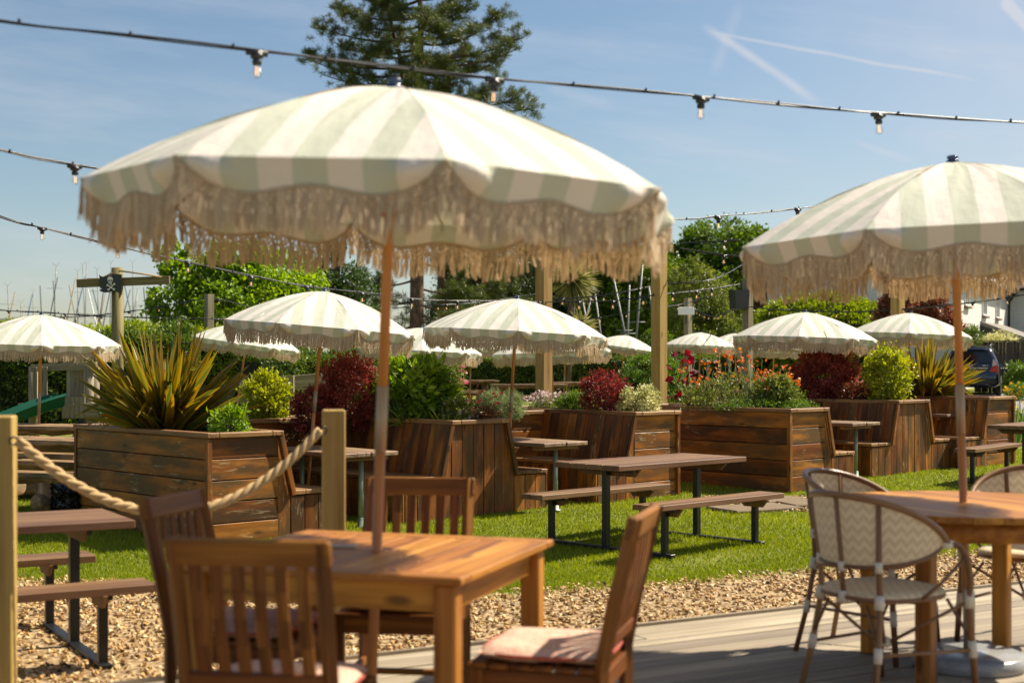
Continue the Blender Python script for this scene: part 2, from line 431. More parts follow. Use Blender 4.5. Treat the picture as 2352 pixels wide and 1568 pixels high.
# ------------------------------------------------------------------ camera, light, sky
cam = bpy.data.cameras.new('camera'); cam_o = bpy.data.objects.new('camera', cam); COL.objects.link(cam_o)
cam_o.location = (0, 0, CAMZ); cam_o.rotation_euler = (PI / 2, 0, 0)
cam.sensor_width = 36; cam.lens = 36 * F / 2352
cam.shift_y = (V0 - 784) / 2352
cam.clip_end = 3000; cam.clip_start = .05
cam.dof.use_dof = True; cam.dof.focus_distance = 16.; cam.dof.aperture_fstop = 2.6
scene.camera = cam_o
SUN = unit([.615, .285, .735])
sl = bpy.data.lights.new('sun', 'SUN'); so = bpy.data.objects.new('sun', sl); COL.objects.link(so)
sl.energy = 5.; sl.angle = math.radians(.5); sl.color = (1, .90, .72)
so.rotation_euler = Vector(SUN).to_track_quat('Z', 'Y').to_euler()
scene.view_settings.view_transform = 'Standard'; scene.view_settings.look = 'None'
scene.view_settings.exposure = .93; scene.view_settings.gamma = 1.

def make_world():
    w = bpy.data.worlds.new('World'); scene.world = w; w.use_nodes = True
    t = NT('_tmp'); bpy.data.materials.remove(t.m); t.t = w.node_tree; t.t.nodes.clear()
    sky = t.n('ShaderNodeTexSky', sky_type='NISHITA', sun_disc=False, sun_elevation=math.asin(SUN[2]), sun_rotation=math.atan2(SUN[0], SUN[1]), air_density=1., dust_density=.6, ozone_density=1.2)
    d = t.n('ShaderNodeTexCoord').outputs['Generated']
    xyz = t.n('ShaderNodeSeparateXYZ', {0: d}).outputs
    den = t.math('MAXIMUM', xyz[1], .05)
    px = t.math('DIVIDE', xyz[0], den); pz = t.math('DIVIDE', xyz[2], den)     # gnomonic sky coordinates
    pl = t.n('ShaderNodeCombineXYZ', {0: px, 1: pz, 2: 0.}).outputs[0]
    wob = t.math('MULTIPLY', t.math('SUBTRACT', t.noise(pl, 9., 3.), .5), .02)
    tot = None
    def U(u): return (u - U0) / F
    def Vv(v): return (V0 - v) / F
    for (a, b, w0, k) in [((1610, 55), (1890, 240), .0052, .30), ((1610, 70), (2260, 190), .0022, .26), ((1960, 320), (2110, 375), .004, .13), ((2300, -5), (2400, 100), .007, .5), ((1640, 180), (1700, 0), .007, .10), ((1250, 200), (1420, 245), .006, .10)]:
        A = np.array([U(a[0]), Vv(a[1])]); B = np.array([U(b[0]), Vv(b[1])]); L = np.linalg.norm(B - A); e = (B - A) / L; nn = np.array([-e[1], e[0]])
        dist = t.math('ADD', t.math('ADD', t.math('MULTIPLY', px, nn[0]), t.math('MULTIPLY', pz, nn[1])), -float(A @ nn))
        al = t.math('ADD', t.math('ADD', t.math('MULTIPLY', px, e[0]), t.math('MULTIPLY', pz, e[1])), -float(A @ e))
        dist = t.math('ABSOLUTE', t.math('ADD', dist, t.math('MULTIPLY', wob, .35)))
        f = t.n('ShaderNodeMapRange', {0: dist, 1: 0., 2: w0, 3: k * 1.6, 4: 0.}, interpolation_type='SMOOTHSTEP').outputs[0]
        e0 = t.n('ShaderNodeMapRange', {0: al, 1: 0., 2: L * .15, 3: 0., 4: 1.}).outputs[0]
        e1 = t.n('ShaderNodeMapRange', {0: al, 1: L * .8, 2: L, 3: 1., 4: 0.}).outputs[0]
        f = t.math('MULTIPLY', t.math('MULTIPLY', f, t.math('MULTIPLY', e0, e1)), t.math('ADD', .45, t.noise(pl, 45., 3.)))
        tot = f if tot is None else t.math('ADD', tot, f)
    cir = t.noise(t.scale(t.n('ShaderNodeVectorRotate', {0: pl, 'Angle': .12}, rotation_type='Z_AXIS').outputs[0], (3.2, 17., 1)), 1., 5., .6)
    cirf = t.n('ShaderNodeMapRange', {0: cir, 1: .42, 2: .85, 3: 0., 4: .5}, interpolation_type='SMOOTHSTEP').outputs[0]
    blob = t.noise(t.scale(pl, (7., 5., 1)), 1., 4.)
    right = t.n('ShaderNodeMapRange', {0: px, 1: .05, 2: .38, 3: 0., 4: .62}, interpolation_type='SMOOTHSTEP').outputs[0]
    cirf = t.math('ADD', cirf, t.math('MULTIPLY', right, blob))
    tot = t.math('MINIMUM', t.math('ADD', tot, cirf), .8)
    hsv = t.n('ShaderNodeHueSaturation', {'Color': sky.outputs[0], 'Saturation': 1.04, 'Value': 1., 'Hue': .497}).outputs[0]
    c = t.mix(tot, hsv, (6.6, 6.7, 7.2))
    bg = t.n('ShaderNodeBackground', {0: c, 1: .056}).outputs[0]
    t.n('ShaderNodeOutputWorld', {0: bg})
make_world()

ZD = .25                                            # terrace deck level
DE = unit([.866, .5, 0]); DN = np.array([-.5, .866, 0])   # along / across the deck edge
DP = np.array([-.614, 6.80, 0])
def lawn_edge(x): return np.interp(x, [-9, -6, -3.4, -1.5, 0, 1.3, 2.45, 4.5, 7, 12], [11.4, 11.1, 10.8, 10.4, 10.2, 10.75, 11.35, 12.6, 14.4, 18])

# ------------------------------------------------------------------ setting
def sheet(name, xs, ys, dz, mat, inside=None):
    X, Y = np.meshgrid(xs, ys); Z = gz(Y) + dz
    V = np.stack([X, Y, Z], -1).reshape(-1, 3); nx, ny = len(xs), len(ys)
    i = np.arange(ny - 1)[:, None] * nx; j = np.arange(nx - 1)[None]
    q = np.stack([i + j, i + j + 1, i + nx + j + 1, i + nx + j], -1).reshape(-1, 4)
    if inside is not None:
        c = V[q].mean(1); q = q[inside(c[:, 0], c[:, 1])]
    m = MB(); m.add(V, [q], V, 0., 0, True)
    o = m.build(name, mat); o['kind'] = 'structure'; return o

def ground_mat():
    t = NT('lawn_ground'); o = t.attr('g')
    n = t.noise(o, .6, 4.); f = t.noise(o, 18., 4.)
    c = t.mix(n, (.10, .14, .014), (.19, .22, .03)); c = t.mix(t.ramp(f, [(.35, (0, 0, 0)), (.75, (.7, .7, .7))]), c, (.20, .165, .06))
    return t.out(t.bsdf(c, .9, t.bump(f, .6, .03), .1))
sheet('ground', np.array([-700, -120, -40, -12, 0, 12, 40, 120, 700.]), np.array([-12, 0, 5, 11, 14, 17, 20, 30, 45, 60, 75, 150, 400, 1500.]), 0, ground_mat())
def gravel_mat():
    t = NT('gravel_bed'); o = t.attr('g')
    v = t.n('ShaderNodeTexVoronoi', {'Vector': o, 'Scale': 38.})
    c = t.ramp(t.n('ShaderNodeSeparateColor', {0: v.outputs[1]}).outputs[0], [(0, (.10, .055, .025)), (.5, (.30, .2, .1)), (1, (.48, .36, .21))])
    return t.out(t.bsdf(c, .8, t.bump(v.outputs[0], -.8, .02), .2))
sheet('gravel_bed', np.linspace(-8, 9, 69), np.linspace(1.5, 18.5, 103), .006, gravel_mat(), lambda x, y: (y < lawn_edge(x) + .05 * np.sin(x * 9) + .06 * np.sin(x * 3.1)) & (((x - DP[0]) * DN[0] + (y - DP[1]) * DN[1]) > -.3))
def tarmac_mat():
    t = NT('tarmac'); o = t.attr('g')
    c = t.mix(t.noise(o, 2., 5.), (.20, .19, .18), (.30, .285, .265))
    return t.out(t.bsdf(c, .9, t.bump(t.noise(o, 60.), .4), .2))
sheet('road', np.array([9, 14, 20, 30, 44.]), np.array([30, 38, 46, 50.]), .01, tarmac_mat())

def deck():
    m = MB()
    for k in range(64):
        c = DP - DN * (.0725 + k * .145)
        L0, L1 = -7., 9.
        off = random.uniform(-1.5, 1.5)
        for a, b in ((L0, off), (off + .004, L1)):
            R = np.stack([DE, DN, [0, 0, 1]], 1)
            cc = c + DE * (a + b) / 2; cc[2] = ZD - .014
            m.box(cc, (b - a, .1375, .028), R, .003)
    c = DP + DN * .016 + DE; c[2] = ZD - .06
    m.box(c, (16, .028, .15), np.stack([DE, DN, [0, 0, 1]], 1), .003)
    o = m.build('deck', M['deck']); o['kind'] = 'structure'
deck()

def gravel():
    n = 80000
    x = rng.uniform(-5.6, 7.6, n); y = rng.uniform(3., 15, n)
    side = (x - DP[0]) * DN[0] + (y - DP[1]) * DN[1]
    ok = (side > .03) & (y < lawn_edge(x) + .10 * rng.normal(size=n)) & (np.abs(x) < .52 * y)
    x, y = x[ok], y[ok]
    # path of stone slabs and gravel between the two planter rows
    n2 = 2600
    x = np.r_[x, 2.2 + rng.random(n2) * 2.0]; y2 = 15.0 + rng.random(n2) * 1.5; y = np.r_[y, y2]
    n = len(x)
    V0_ = np.array([[1, 0, 0], [0, 1, 0], [-1, 0, 0], [0, -1, 0], [0, 0, 1], [0, 0, -1]], float)
    Fo = np.array([[0, 1, 4], [1, 2, 4], [2, 3, 4], [3, 0, 4], [1, 0, 5], [2, 1, 5], [3, 2, 5], [0, 3, 5]])
    s = rng.uniform(.009, .021, n)[:, None] * np.stack([rng.uniform(.9, 1.7, n), rng.uniform(.7, 1.1, n), rng.uniform(.45, .9, n)], 1)
    q = unit(rng.normal(size=(n, 4)) * np.array([1, .35, .35, 1.])); w, a, b, c = q.T
    R = np.stack([np.stack([1 - 2 * (b * b + c * c), 2 * (a * b - c * w), 2 * (a * c + b * w)], -1), np.stack([2 * (a * b + c * w), 1 - 2 * (a * a + c * c), 2 * (b * c - a * w)], -1), np.stack([2 * (a * c - b * w), 2 * (b * c + a * w), 1 - 2 * (a * a + b * b)], -1)], 1)
    V = np.einsum('nij,nkj->nki', R, V0_[None] * s[:, None])
    V += np.stack([x, y, gz(y) + .006 + rng.random(n) * .012], -1)[:, None]
    m = MB()
    m.add(V.reshape(-1, 3), [(np.arange(n)[:, None, None] * 6 + Fo[None]).reshape(-1, 3)], None, np.repeat(rng.random(n), 6))
    t = NT('pebble')
    cc = t.ramp(t.attr('r', 'Fac'), [(0, (.06, .034, .014)), (.15, (.25, .125, .036)), (.5, (.45, .26, .085)), (.75, (.56, .37, .15)), (1., (.72, .56, .31))])
    o = m.build('gravel', t.out(t.bsdf(cc, .6, None, .35))); o['kind'] = 'stuff'
gravel()

def grass():
    n = 500000
    y = 9.8 + (rng.random(n) ** 1.7) * 14; x = (rng.random(n) - .5) * 2 * .5 * y
    ok = (y > lawn_edge(x) - .08 + .12 * rng.normal(size=n)) & ~((x > 2.1) & (x < 4.2) & (y > 15.) & (y < 16.5) & (rng.random(n) < .9))
    ok &= rng.random(n) > .75 * np.exp(-(((x - 1.0) * .72 + (y - 12.2) * .69) ** 2 / .9 + ((x - 1.0) * .69 - (y - 12.2) * .72 - .75) ** 2 / .05)) + .5 * np.exp(-(((x - 3.6) ** 2 + (y - 14.2) ** 2) / .5))
    x, y = x[ok], y[ok]
    # patchy lengths
    pat = .5 + .5 * np.sin(x * 1.7 + np.sin(y * 1.3) * 2) * np.sin(y * 1.1 + x * .6)
    n = len(x)
    h = (.016 + .022 * rng.random(n) + .016 * pat)
    ln = rng.normal(size=(n, 2)) * .5
    D = np.stack([ln[:, 0], ln[:, 1], np.ones(n)], -1)
    th = rng.random(n) * 2 * PI
    N = np.stack([np.cos(th), np.sin(th), np.zeros(n)], -1)
    m = MB()
    S = unit(np.cross(unit(D), N)); P0 = np.stack([x, y, gz(y)], -1); w = (.0028 + .00016 * y)[:, None]
    V = np.stack([P0 - S * w, P0 + S * w, P0 + unit(D) * h[:, None]], 1).reshape(-1, 3)
    r = np.clip(.25 + .35 * pat + .28 * rng.normal(size=n), 0, 1)
    m.add(V, [np.arange(n * 3).reshape(-1, 3)], None, np.repeat(r, 3))
    o = m.build('grass', M['grass']); o['kind'] = 'stuff'
grass()

m = MB()
for (cx, cy, sx, sy, a) in [(2.6, 15.25, .9, .55, .5), (3.35, 15.75, .8, .6, .3), (2.9, 16.1, .7, .5, .8), (3.75, 15.2, .6, .45, .1)]:
    m.box((cx, cy, float(gz(cy)) + .012), (sx, sy, .05), rotz(a), .012)
o = m.build('path', M['slateflat']); o['kind'] = 'structure'

# ------------------------------------------------------------------ parasol
RC, DROP, HA = 1.03, .385, 2.36
def make_parasol():
    root = thing('parasol', '', 'parasol')
    mc = MB(); mf = MB(); ns, nw, nv = 9, 18, 5
    S = np.linspace(0, 1, ns + 1)[1:]; W = np.linspace(0, 1, nw + 1)
    zs = lambda s: HA - DROP * (.36 * s + .64 * s * s)
    wd = np.array([0, .06, .13, .2, .27, .34, .42, .5]); dd = np.array([0, .045, .078, .095, .1, .093, .08, .074])
    dep = lambda w: np.interp(np.minimum(w, 1 - w), wd, dd)
    for k in range(8):
        a0, a1 = k * PI / 4, (k + 1) * PI / 4
        d0 = np.array([math.sin(a0), -math.cos(a0), 0]); d1 = np.array([math.sin(a1), -math.cos(a1), 0]); nrm = unit(d0 + d1)
        rows, gs = [], []
        chord = RC * 2 * math.sin(PI / 8)
        for s in S:
            p = (d0[None] * (1 - W[:, None]) + d1[None] * W[:, None]) * RC * s
            sg = 4 * s * (1 - s); p[:, 2] = zs(s) - .016 * 4 * W * (1 - W) * sg
            p[:, 2] += .004 * np.sin(W * 31 + k * 2 + s * 9) * sg
            rows.append(p); gs.append(np.stack([(W - .5) * chord * s, np.full(nw + 1, s), np.full(nw + 1, k)], -1))
        rim = rows[-1]; nroof = len(rows); rows.append(rim.copy()); gs.append(gs[-1].copy())
        flare = .006 * np.sin(W * 19 + k) + .0 * W; puff = .055 * np.exp(-((np.minimum(W, 1 - W) - .14) / .045) ** 2)
        for j in range(1, nv + 1):
            f = j / nv; dw = dep(W) * f
            p = rim.copy(); p[:, 2] -= dw
            p += nrm * (-.42 * dw + flare * f * (1.4 - f) + puff * math.sin(PI * f))[:, None]
            rows.append(p); gs.append(np.stack([(W - .5) * chord, 1 + dw, np.full(nw + 1, k)], -1))
        V = np.concatenate(rows); nr = len(rows)
        i = np.arange(nr - 1)[:, None] * (nw + 1); j = np.arange(nw)[None]
        q = np.stack([i + j, i + nw + 1 + j, i + nw + 2 + j, i + j + 1], -1).reshape(-1, 4)
        V = np.concatenate([V, [[0, 0, HA]]]); g = np.concatenate(gs + [[[0, 0, k]]])
        ap = len(V) - 1
        q = q.reshape(nr - 1, nw, 4); q = np.delete(q, nroof - 1, 0).reshape(-1, 4)
        tri = np.stack([np.full(nw, ap), np.arange(nw), np.arange(nw) + 1], -1)
        mc.add(V, [q, tri], g, .5, 0, True)
        # rope edging and fringe strands
        bot = rows[-1]
        mf.tube(bot, .006, 5, r=.35)
        n = 118
        w = np.sort(np.clip((np.arange(n) + .5) / n + rng.normal(size=n) * .0015, 0, 1))
        top = np.stack([np.interp(w, W, bot[:, c]) for c in range(3)], -1)
        gi = np.arange(n) // 4
        grp = rng.normal(size=(n // 4 + 1, 2))[gi] * np.array([.005, .008])
        L = .122 + .010 * np.sin(w * 14 + k * 2) + rng.normal(size=n) * .007 + rng.normal(size=n // 4 + 1)[gi] * .006
        ex = unit(d1 - d0)
        fr = np.array([0, .11, .22, .33, .44, .7, 1.]); rad = np.array([.0042, .0050, .0042, .0050, .0044, .0040, .0036])
        sway = grp * 1.0 + rng.normal(size=(n, 2)) * np.array([.006, .007])
        V = []; ii = np.arange(n); sp_ = chord / n * .42
        for jr, (f, ra) in enumerate(zip(fr, rad)):
            par = (ii % 2 * 2 - 1.) if jr % 2 else ((ii + 1) % 2 * 2 - 1.)
            knot = -par * sp_ * (1. if 0 < jr < 5 else .3)
            c = top + ex * (sway[:, :1] * max(0, f - .4) * 1.6 + .002 * np.sin(f * 12 + ii[:, None]) + knot[:, None]) + nrm * (sway[:, 1:] * f)
            c = c - np.array([0, 0, 1.]) * (L * f)[:, None]
            for qx, qy in ((1, 0), (0, 1), (-1, 0), (0, -1)):
                V.append(c + ex * qx * ra + nrm * qy * ra * .8)
        V = np.stack(V, 1); nr_ = len(fr)
        fa = []
        for a in range(nr_ - 1):
            for b in range(4):
                fa.append([a * 4 + b, a * 4 + (b + 1) % 4, a * 4 + 4 + (b + 1) % 4, a * 4 + 4 + b])
        mf.add(V.reshape(-1, 3), [(np.arange(n)[:, None, None] * (4 * nr_) + np.array(fa)[None]).reshape(-1, 4)], None, np.repeat(rng.random(n), 4 * nr_))
    mc.build('canopy', M['canopy'], root)
    mf.build('fringe', M['fringe'], root)
    mp = MB(); mp.tube([(0, 0, .04), (0, 0, 1.1)], .0185, 12); mp.tube([(0, 0, 1.31), (0, 0, HA - .02)], .0185, 12); mp.build('pole', M['pole'], root)
    mp = MB(); mp.tube([(0, 0, 1.09), (0, 0, 1.32)], .0205, 12); mp.build('ferrule', M['silver'], root)
    mp = MB(); mp.lathe([(.030, HA - .012), (.030, HA + .004), (.022, HA + .010), (.020, HA + .014), (.026, HA + .018), (.026, HA + .026), (.018, HA + .03), (.002, HA + .031)]); mp.build('finial_cap', M['navycap'], root)
    mp = MB()
    for k in range(8):
        a = k * PI / 4; d = np.array([math.sin(a), -math.cos(a), 0])
        mp.tube([d * RC * s + np.array([0, 0, zs(s) - .012]) for s in (.03, .3, .6, .85, .995)], .006, 5)
        mp.tube([np.array([0, 0, HA - .45]) + d * .02, d * RC * .5 + np.array([0, 0, zs(.5) - .02])], .005, 5)
    mp.build('rib_frame', M['pole'], root)
    mp = MB(); a = 3 * PI / 4 + PI / 8; d = np.array([math.sin(a), -math.cos(a), 0]); e = np.array([math.cos(a), math.sin(a), 0]); cr_ = math.cos(PI / 8)
    for q in (0.,): mp.tube([d * RC * cr_ * s + e * (q + .02 * math.sin(s * 9)) + np.array([0, 0, zs(s) - .064 * s * (1 - s) + .001]) for s in (.84, .9, .95, .99)] + [d * (RC * cr_ + .004) + e * q + np.array([0, 0, zs(1) - .09])], .006, 6)
    mp.build('tie_cord', M['cordw'], root)
    return root
M['cordw'] = plain('tie_cord', (.5, .47, .40), .8)
par0 = make_parasol(); par_tree = family(par0)
used = []
def place(apex, table, ribrot, label, sc=1.0):
    """apex: (u, v, depth); table: point on the pole (u, v, depth)"""
    A = P(*apex); B = P(*table); d = unit(A - B); base = A - d * HA * sc
    o = par0 if not used else dup(par0, tree=par_tree)
    used.append(o)
    R = Vector(d).to_track_quat('Z', 'Y').to_matrix()
    zx = unit(np.cross([0, 1, 0], d)); zy = np.cross(d, zx)
    R = Matrix([[zx[i], zy[i], d[i]] for i in range(3)])
    R = R @ Matrix.Rotation(math.radians(ribrot), 3, 'Z')
    o.rotation_euler = R.to_euler(); o.location = tuple(float(c) for c in base); o.scale = (sc,) * 3
    tag(o, label, 'parasol', 'striped fringed parasols'); return o
place((905, 200, 4.94), (865, 1262, 4.94), 13.6, 'large blurred green striped parasol over the square teak table')
place((2188, 372, 6.66), (2213, 1155, 6.64), 8, 'blurred striped parasol rising from the round teak table')
place((745, 668, 14.75), (714, 1035, 14.75), 163, 'leaning striped parasol between golden shrub and red smoke bush')
place((1188, 685, 15.9), (1169, 1015, 15.9), 2, 'striped parasol standing in front of the first tall pine post, over a rustic booth table')
place((95, 722, 18.9), (88, 1012, 18.95), 19, 'striped parasol above the rough log table by the green slide')
place((572, 742, 26.5), (552, 880, 26.5), -139, 'striped parasol half hidden behind the spiky bronze plant')
place((1850, 716, 20.6), (1843, 900, 20.6), -151, 'striped parasol above the booth beside the orange flowers')
place((2092, 718, 24.6), (2088, 800, 24.6), -16, 'striped parasol in front of the red leaved photinia tree')
place((967, 752, 23.5), (962, 850, 23.5), 6, 'pale striped parasol behind the big glossy green shrub')
place((1264, 758, 24.5), (1268, 860, 24.5), -8, 'striped parasol whose fringe crosses the tall pine post, behind a larger parasol')
place((1610, 763, 41.), (1606, 850, 41.), -14, 'small distant striped parasol above the orange geum flowers')
place((1440, 770, 43.), (1428, 850, 43.), 9, 'small distant striped parasol above the clipped round bush')
place((1686, 765, 44.), (1690, 850, 44.), 0, 'distant striped parasol partly hidden behind a larger one, by the speaker post')
place((1082, 768, 38.), (1080, 880, 38), 12, 'distant striped parasol over the log bench by the hedge')
place((1300, 776, 40.), (1296, 880, 40.), 3, 'distant striped parasol with its pole beside the log table')
place((1778, 770, 37.), (1776, 860, 37.), 10, 'distant striped parasol hidden by the parasol of the orange flower booth')

# ------------------------------------------------------------------ teak table, chairs, cushions
E1 = unit([.31, .95, 0]); E2 = unit([.95, -.31, 0]); TC = np.array([-.475, 4.92, 0])
RT = np.stack([E2, E1, [0, 0, 1]], 1); AT = math.atan2(E2[1], E2[0])
tb = thing('square_table', 'square slatted teak table under the large near parasol', 'table', (TC[0], TC[1], ZD), AT)
m = MB()
for k in range(9): m.box((-.395 + k * .0988, 0, .737), (.0955, .83, .026), None, .004, grain=1)
for s in (-1, 1):
    m.box((0, s * .455, .737), (1.0, .085, .026), None, .005)
    m.box((s * .458, 0, .7371), (.084, .825, .0262), None, .005)
m.build('tabletop', M['teak'], tb)
m = MB()
for s in (-1, 1):
    m.box((0, s * .425, .675), (.80, .025, .09), None, .004); m.box((s * .425, 0, .675), (.025, .80, .09), None, .004)
m.build('apron', M['teak'], tb)
for sx in (-1, 1):
    for sy in (-1, 1):
        m = MB(); m.box((sx * .435, sy * .435, .36), (.072, .072, .722), None, .006); m.build('leg', M['teak'], tb)
m = MB(); m.box(TC + E2 * -.14 + E1 * .04 + np.array([0, 0, ZD + .754]), (.10, .065, .008), RT @ rotz(.2), .003)
tag(m.build('metal_plaque', M['silver']), 'small shiny metal plaque on the square teak table beside the pole', 'plaque')

def make_chair():
    c = thing('dining_chair', '', 'chair')
    for s in (-1, 1):
        m = MB(); x = s * .21
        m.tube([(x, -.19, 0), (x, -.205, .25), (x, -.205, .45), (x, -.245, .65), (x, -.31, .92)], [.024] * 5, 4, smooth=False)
        o = m.build('leg', M['teak_shade'], c)
        m = MB(); m.box((x, .20, .215), (.042, .042, .43), None, .005); m.build('leg', M['teak_shade'], c)
    def back(z):  return np.interp(z, [0, .25, .45, .65, .92], [-.19, -.205, -.205, -.245, -.31])
    m = MB(); m.beam((-.235, back(.885), .885), (.235, back(.885), .885), .028, .075, (0, -.24, .97), .008); m.build('top_rail', M['teak_shade'], c)
    m = MB(); m.beam((-.20, back(.52), .52), (.20, back(.52), .52), .024, .045, (0, -.2, .98), .005); m.build('lower_rail', M['teak_shade'], c)
    for k in range(6):
        x = -.1525 + k * .061
        m = MB(); zz = np.linspace(.54, .855, 5); p = np.stack([np.full(5, x), back(zz) - .014 * np.sin((zz - .54) / .315 * PI), zz], -1)
        R = .021
        for a, b in zip(p[:-1], p[1:]):
            m.beam(a, b + (b - a) * .03, .036, .012, (0, 1, .2), .002, r=.2 + .12 * k)
        m.build('slat', M['teak_shade'], c)
    m = MB()
    for k in range(6): m.box((0, -.16 + k * .072, .437), (.44, .062, .018), None, .004)
    m.build('seat', M['teak_shade'], c)
    m = MB()
    for s in (-1, 1):
        m.box((s * .205, 0, .395), (.022, .37, .06), None, .003); m.box((s * .205, 0, .18), (.02, .37, .035), None, .003)
    m.box((0, .2, .395), (.38, .022, .06), None, .003); m.box((0, -.2, .395), (.38, .022, .06), None, .003); m.box((0, 0, .18), (.39, .03, .022), None, .003)
    m.build('stretcher_frame', M['teak_shade'], c)
    return c
ch0 = make_chair(); ch_tree = family(ch0)
def make_cushion():
    m = MB(); nx = 16; A = np.linspace(-1, 1, nx + 1)
    X, Y = np.meshgrid(A, A)
    sq = np.maximum(np.abs(X), np.abs(Y)) ** 6
    rx = X * np.sqrt(1 - .18 * Y * Y); ry = Y * np.sqrt(1 - .18 * X * X)
    h = .024 * (1 - np.clip(np.maximum(np.abs(X), np.abs(Y)), 0, 1) ** 5) ** .5 + .004 * np.sin(X * 6 + 1) * np.sin(Y * 5)
    for s in (1, -1):
        V = np.stack([rx * .225, ry * .215, .473 + s * h], -1).reshape(-1, 3)
        i = np.arange(nx)[:, None] * (nx + 1); j = np.arange(nx)[None]
        q = np.stack([i + j, i + j + 1, i + nx + 2 + j, i + nx + 1 + j], -1).reshape(-1, 4)
        m.add(V, [q if s > 0 else q[:, ::-1]], None, .5, 0, True)
    th = np.linspace(0, 2 * PI, 41)
    sx = np.sign(np.cos(th)) * np.abs(np.cos(th)) ** .45; sy = np.sign(np.sin(th)) * np.abs(np.sin(th)) ** .45
    m.tube(np.stack([sx * np.sqrt(1 - .18 * sy ** 2) * .225, sy * np.sqrt(1 - .18 * sx ** 2) * .215, np.full(41, .473)], -1), .006, 6, mat=1)
    return m.build('seat_cushion', [M['cushion'], M['redpipe']])
M['redpipe'] = plain('red_piping', (.35, .06, .035), .8)
cu0 = make_cushion()
first = [True]
def chair(x, y, rz, label, clabel):
    """(x, y): middle of the top rail; rz: 0 faces +y"""
    f = rotz(rz) @ np.array([0, .31, 0])
    o = ch0 if first[0] else dup(ch0, tree=ch_tree); c = cu0 if first[0] else dup(cu0, tree=[])
    first[0] = False
    for q in (o, c): q.location = (x + f[0], y + f[1], ZD); q.rotation_euler = (0, 0, rz)
    tag(o, label, 'chair', 'teak chairs round the square table'); tag(c, clabel, 'cushion', 'patterned seat cushions')
chair(-.72, 3.85, -.16, 'shaded teak slatted chair with its back to us, nearest of the set', 'coral patterned cushion on the chair whose back faces us')
chair(-1.235, 5.17, -PI / 2 - .26, 'teak slatted chair in front of the sagging rope', 'coral patterned cushion hidden on the chair in front of the rope')
chair(-.385, 5.93, PI - .14, 'teak slatted chair across the square table, facing us, beyond the parasol pole', 'coral patterned cushion seen below the tabletop on the chair facing us')
chair(.435, 4.6, PI / 2 - .26, 'teak slatted chair seen side on with a sunlit cushion', 'sunlit coral patterned cushion on the chair seen side on')

# round table with stone base
RTB = np.array([2.10, 6.58, ZD])
rt = thing('round_table', 'round teak table with the blurred parasol through its middle', 'table', RTB, .5)
m = MB()
for k in range(13):
    x0 = -.635 + k * .0978; xs = np.linspace(x0, min(x0 + .0945, .635), 6); h = np.sqrt(np.maximum(.64 ** 2 - xs ** 2, 0))
    poly = np.concatenate([np.stack([xs, -h], -1), np.stack([xs[::-1], h[::-1]], -1)])
    m.prism(poly, (0, 0, .722), (1, 0, 0), (0, 1, 0), .028)
m.build('tabletop', M['teak'], rt)
m = MB(); m.lathe([(.53, .63), (.55, .63), (.55, .72), (.53, .72), (.53, .63)], n=40); m.build('apron', M['teak'], rt)
for a in (.4, .4 + PI / 2, .4 + PI, .4 + 3 * PI / 2):
    m = MB(); m.box((.47 * math.cos(a), .47 * math.sin(a), .36), (.075, .075, .72), rotz(a), .006); m.build('leg', M['teak'], rt)
pb = P(2213, 1530, 6.6)
sb = thing('umbrella_weight', 'round grey granite parasol base under the round table', 'parasol base', (2.105, 6.55, ZD))
m = MB(); m.lathe([(.245, 0), (.255, .012), (.255, .055), (.24, .068), (.03, .07)], n=36); m.build('stone_disc', M['granite'], sb)
m = MB(); m.lathe([(.026, .07), (.026, .34), (.02, .345)], n=16); m.build('sleeve', M['silver'], sb)

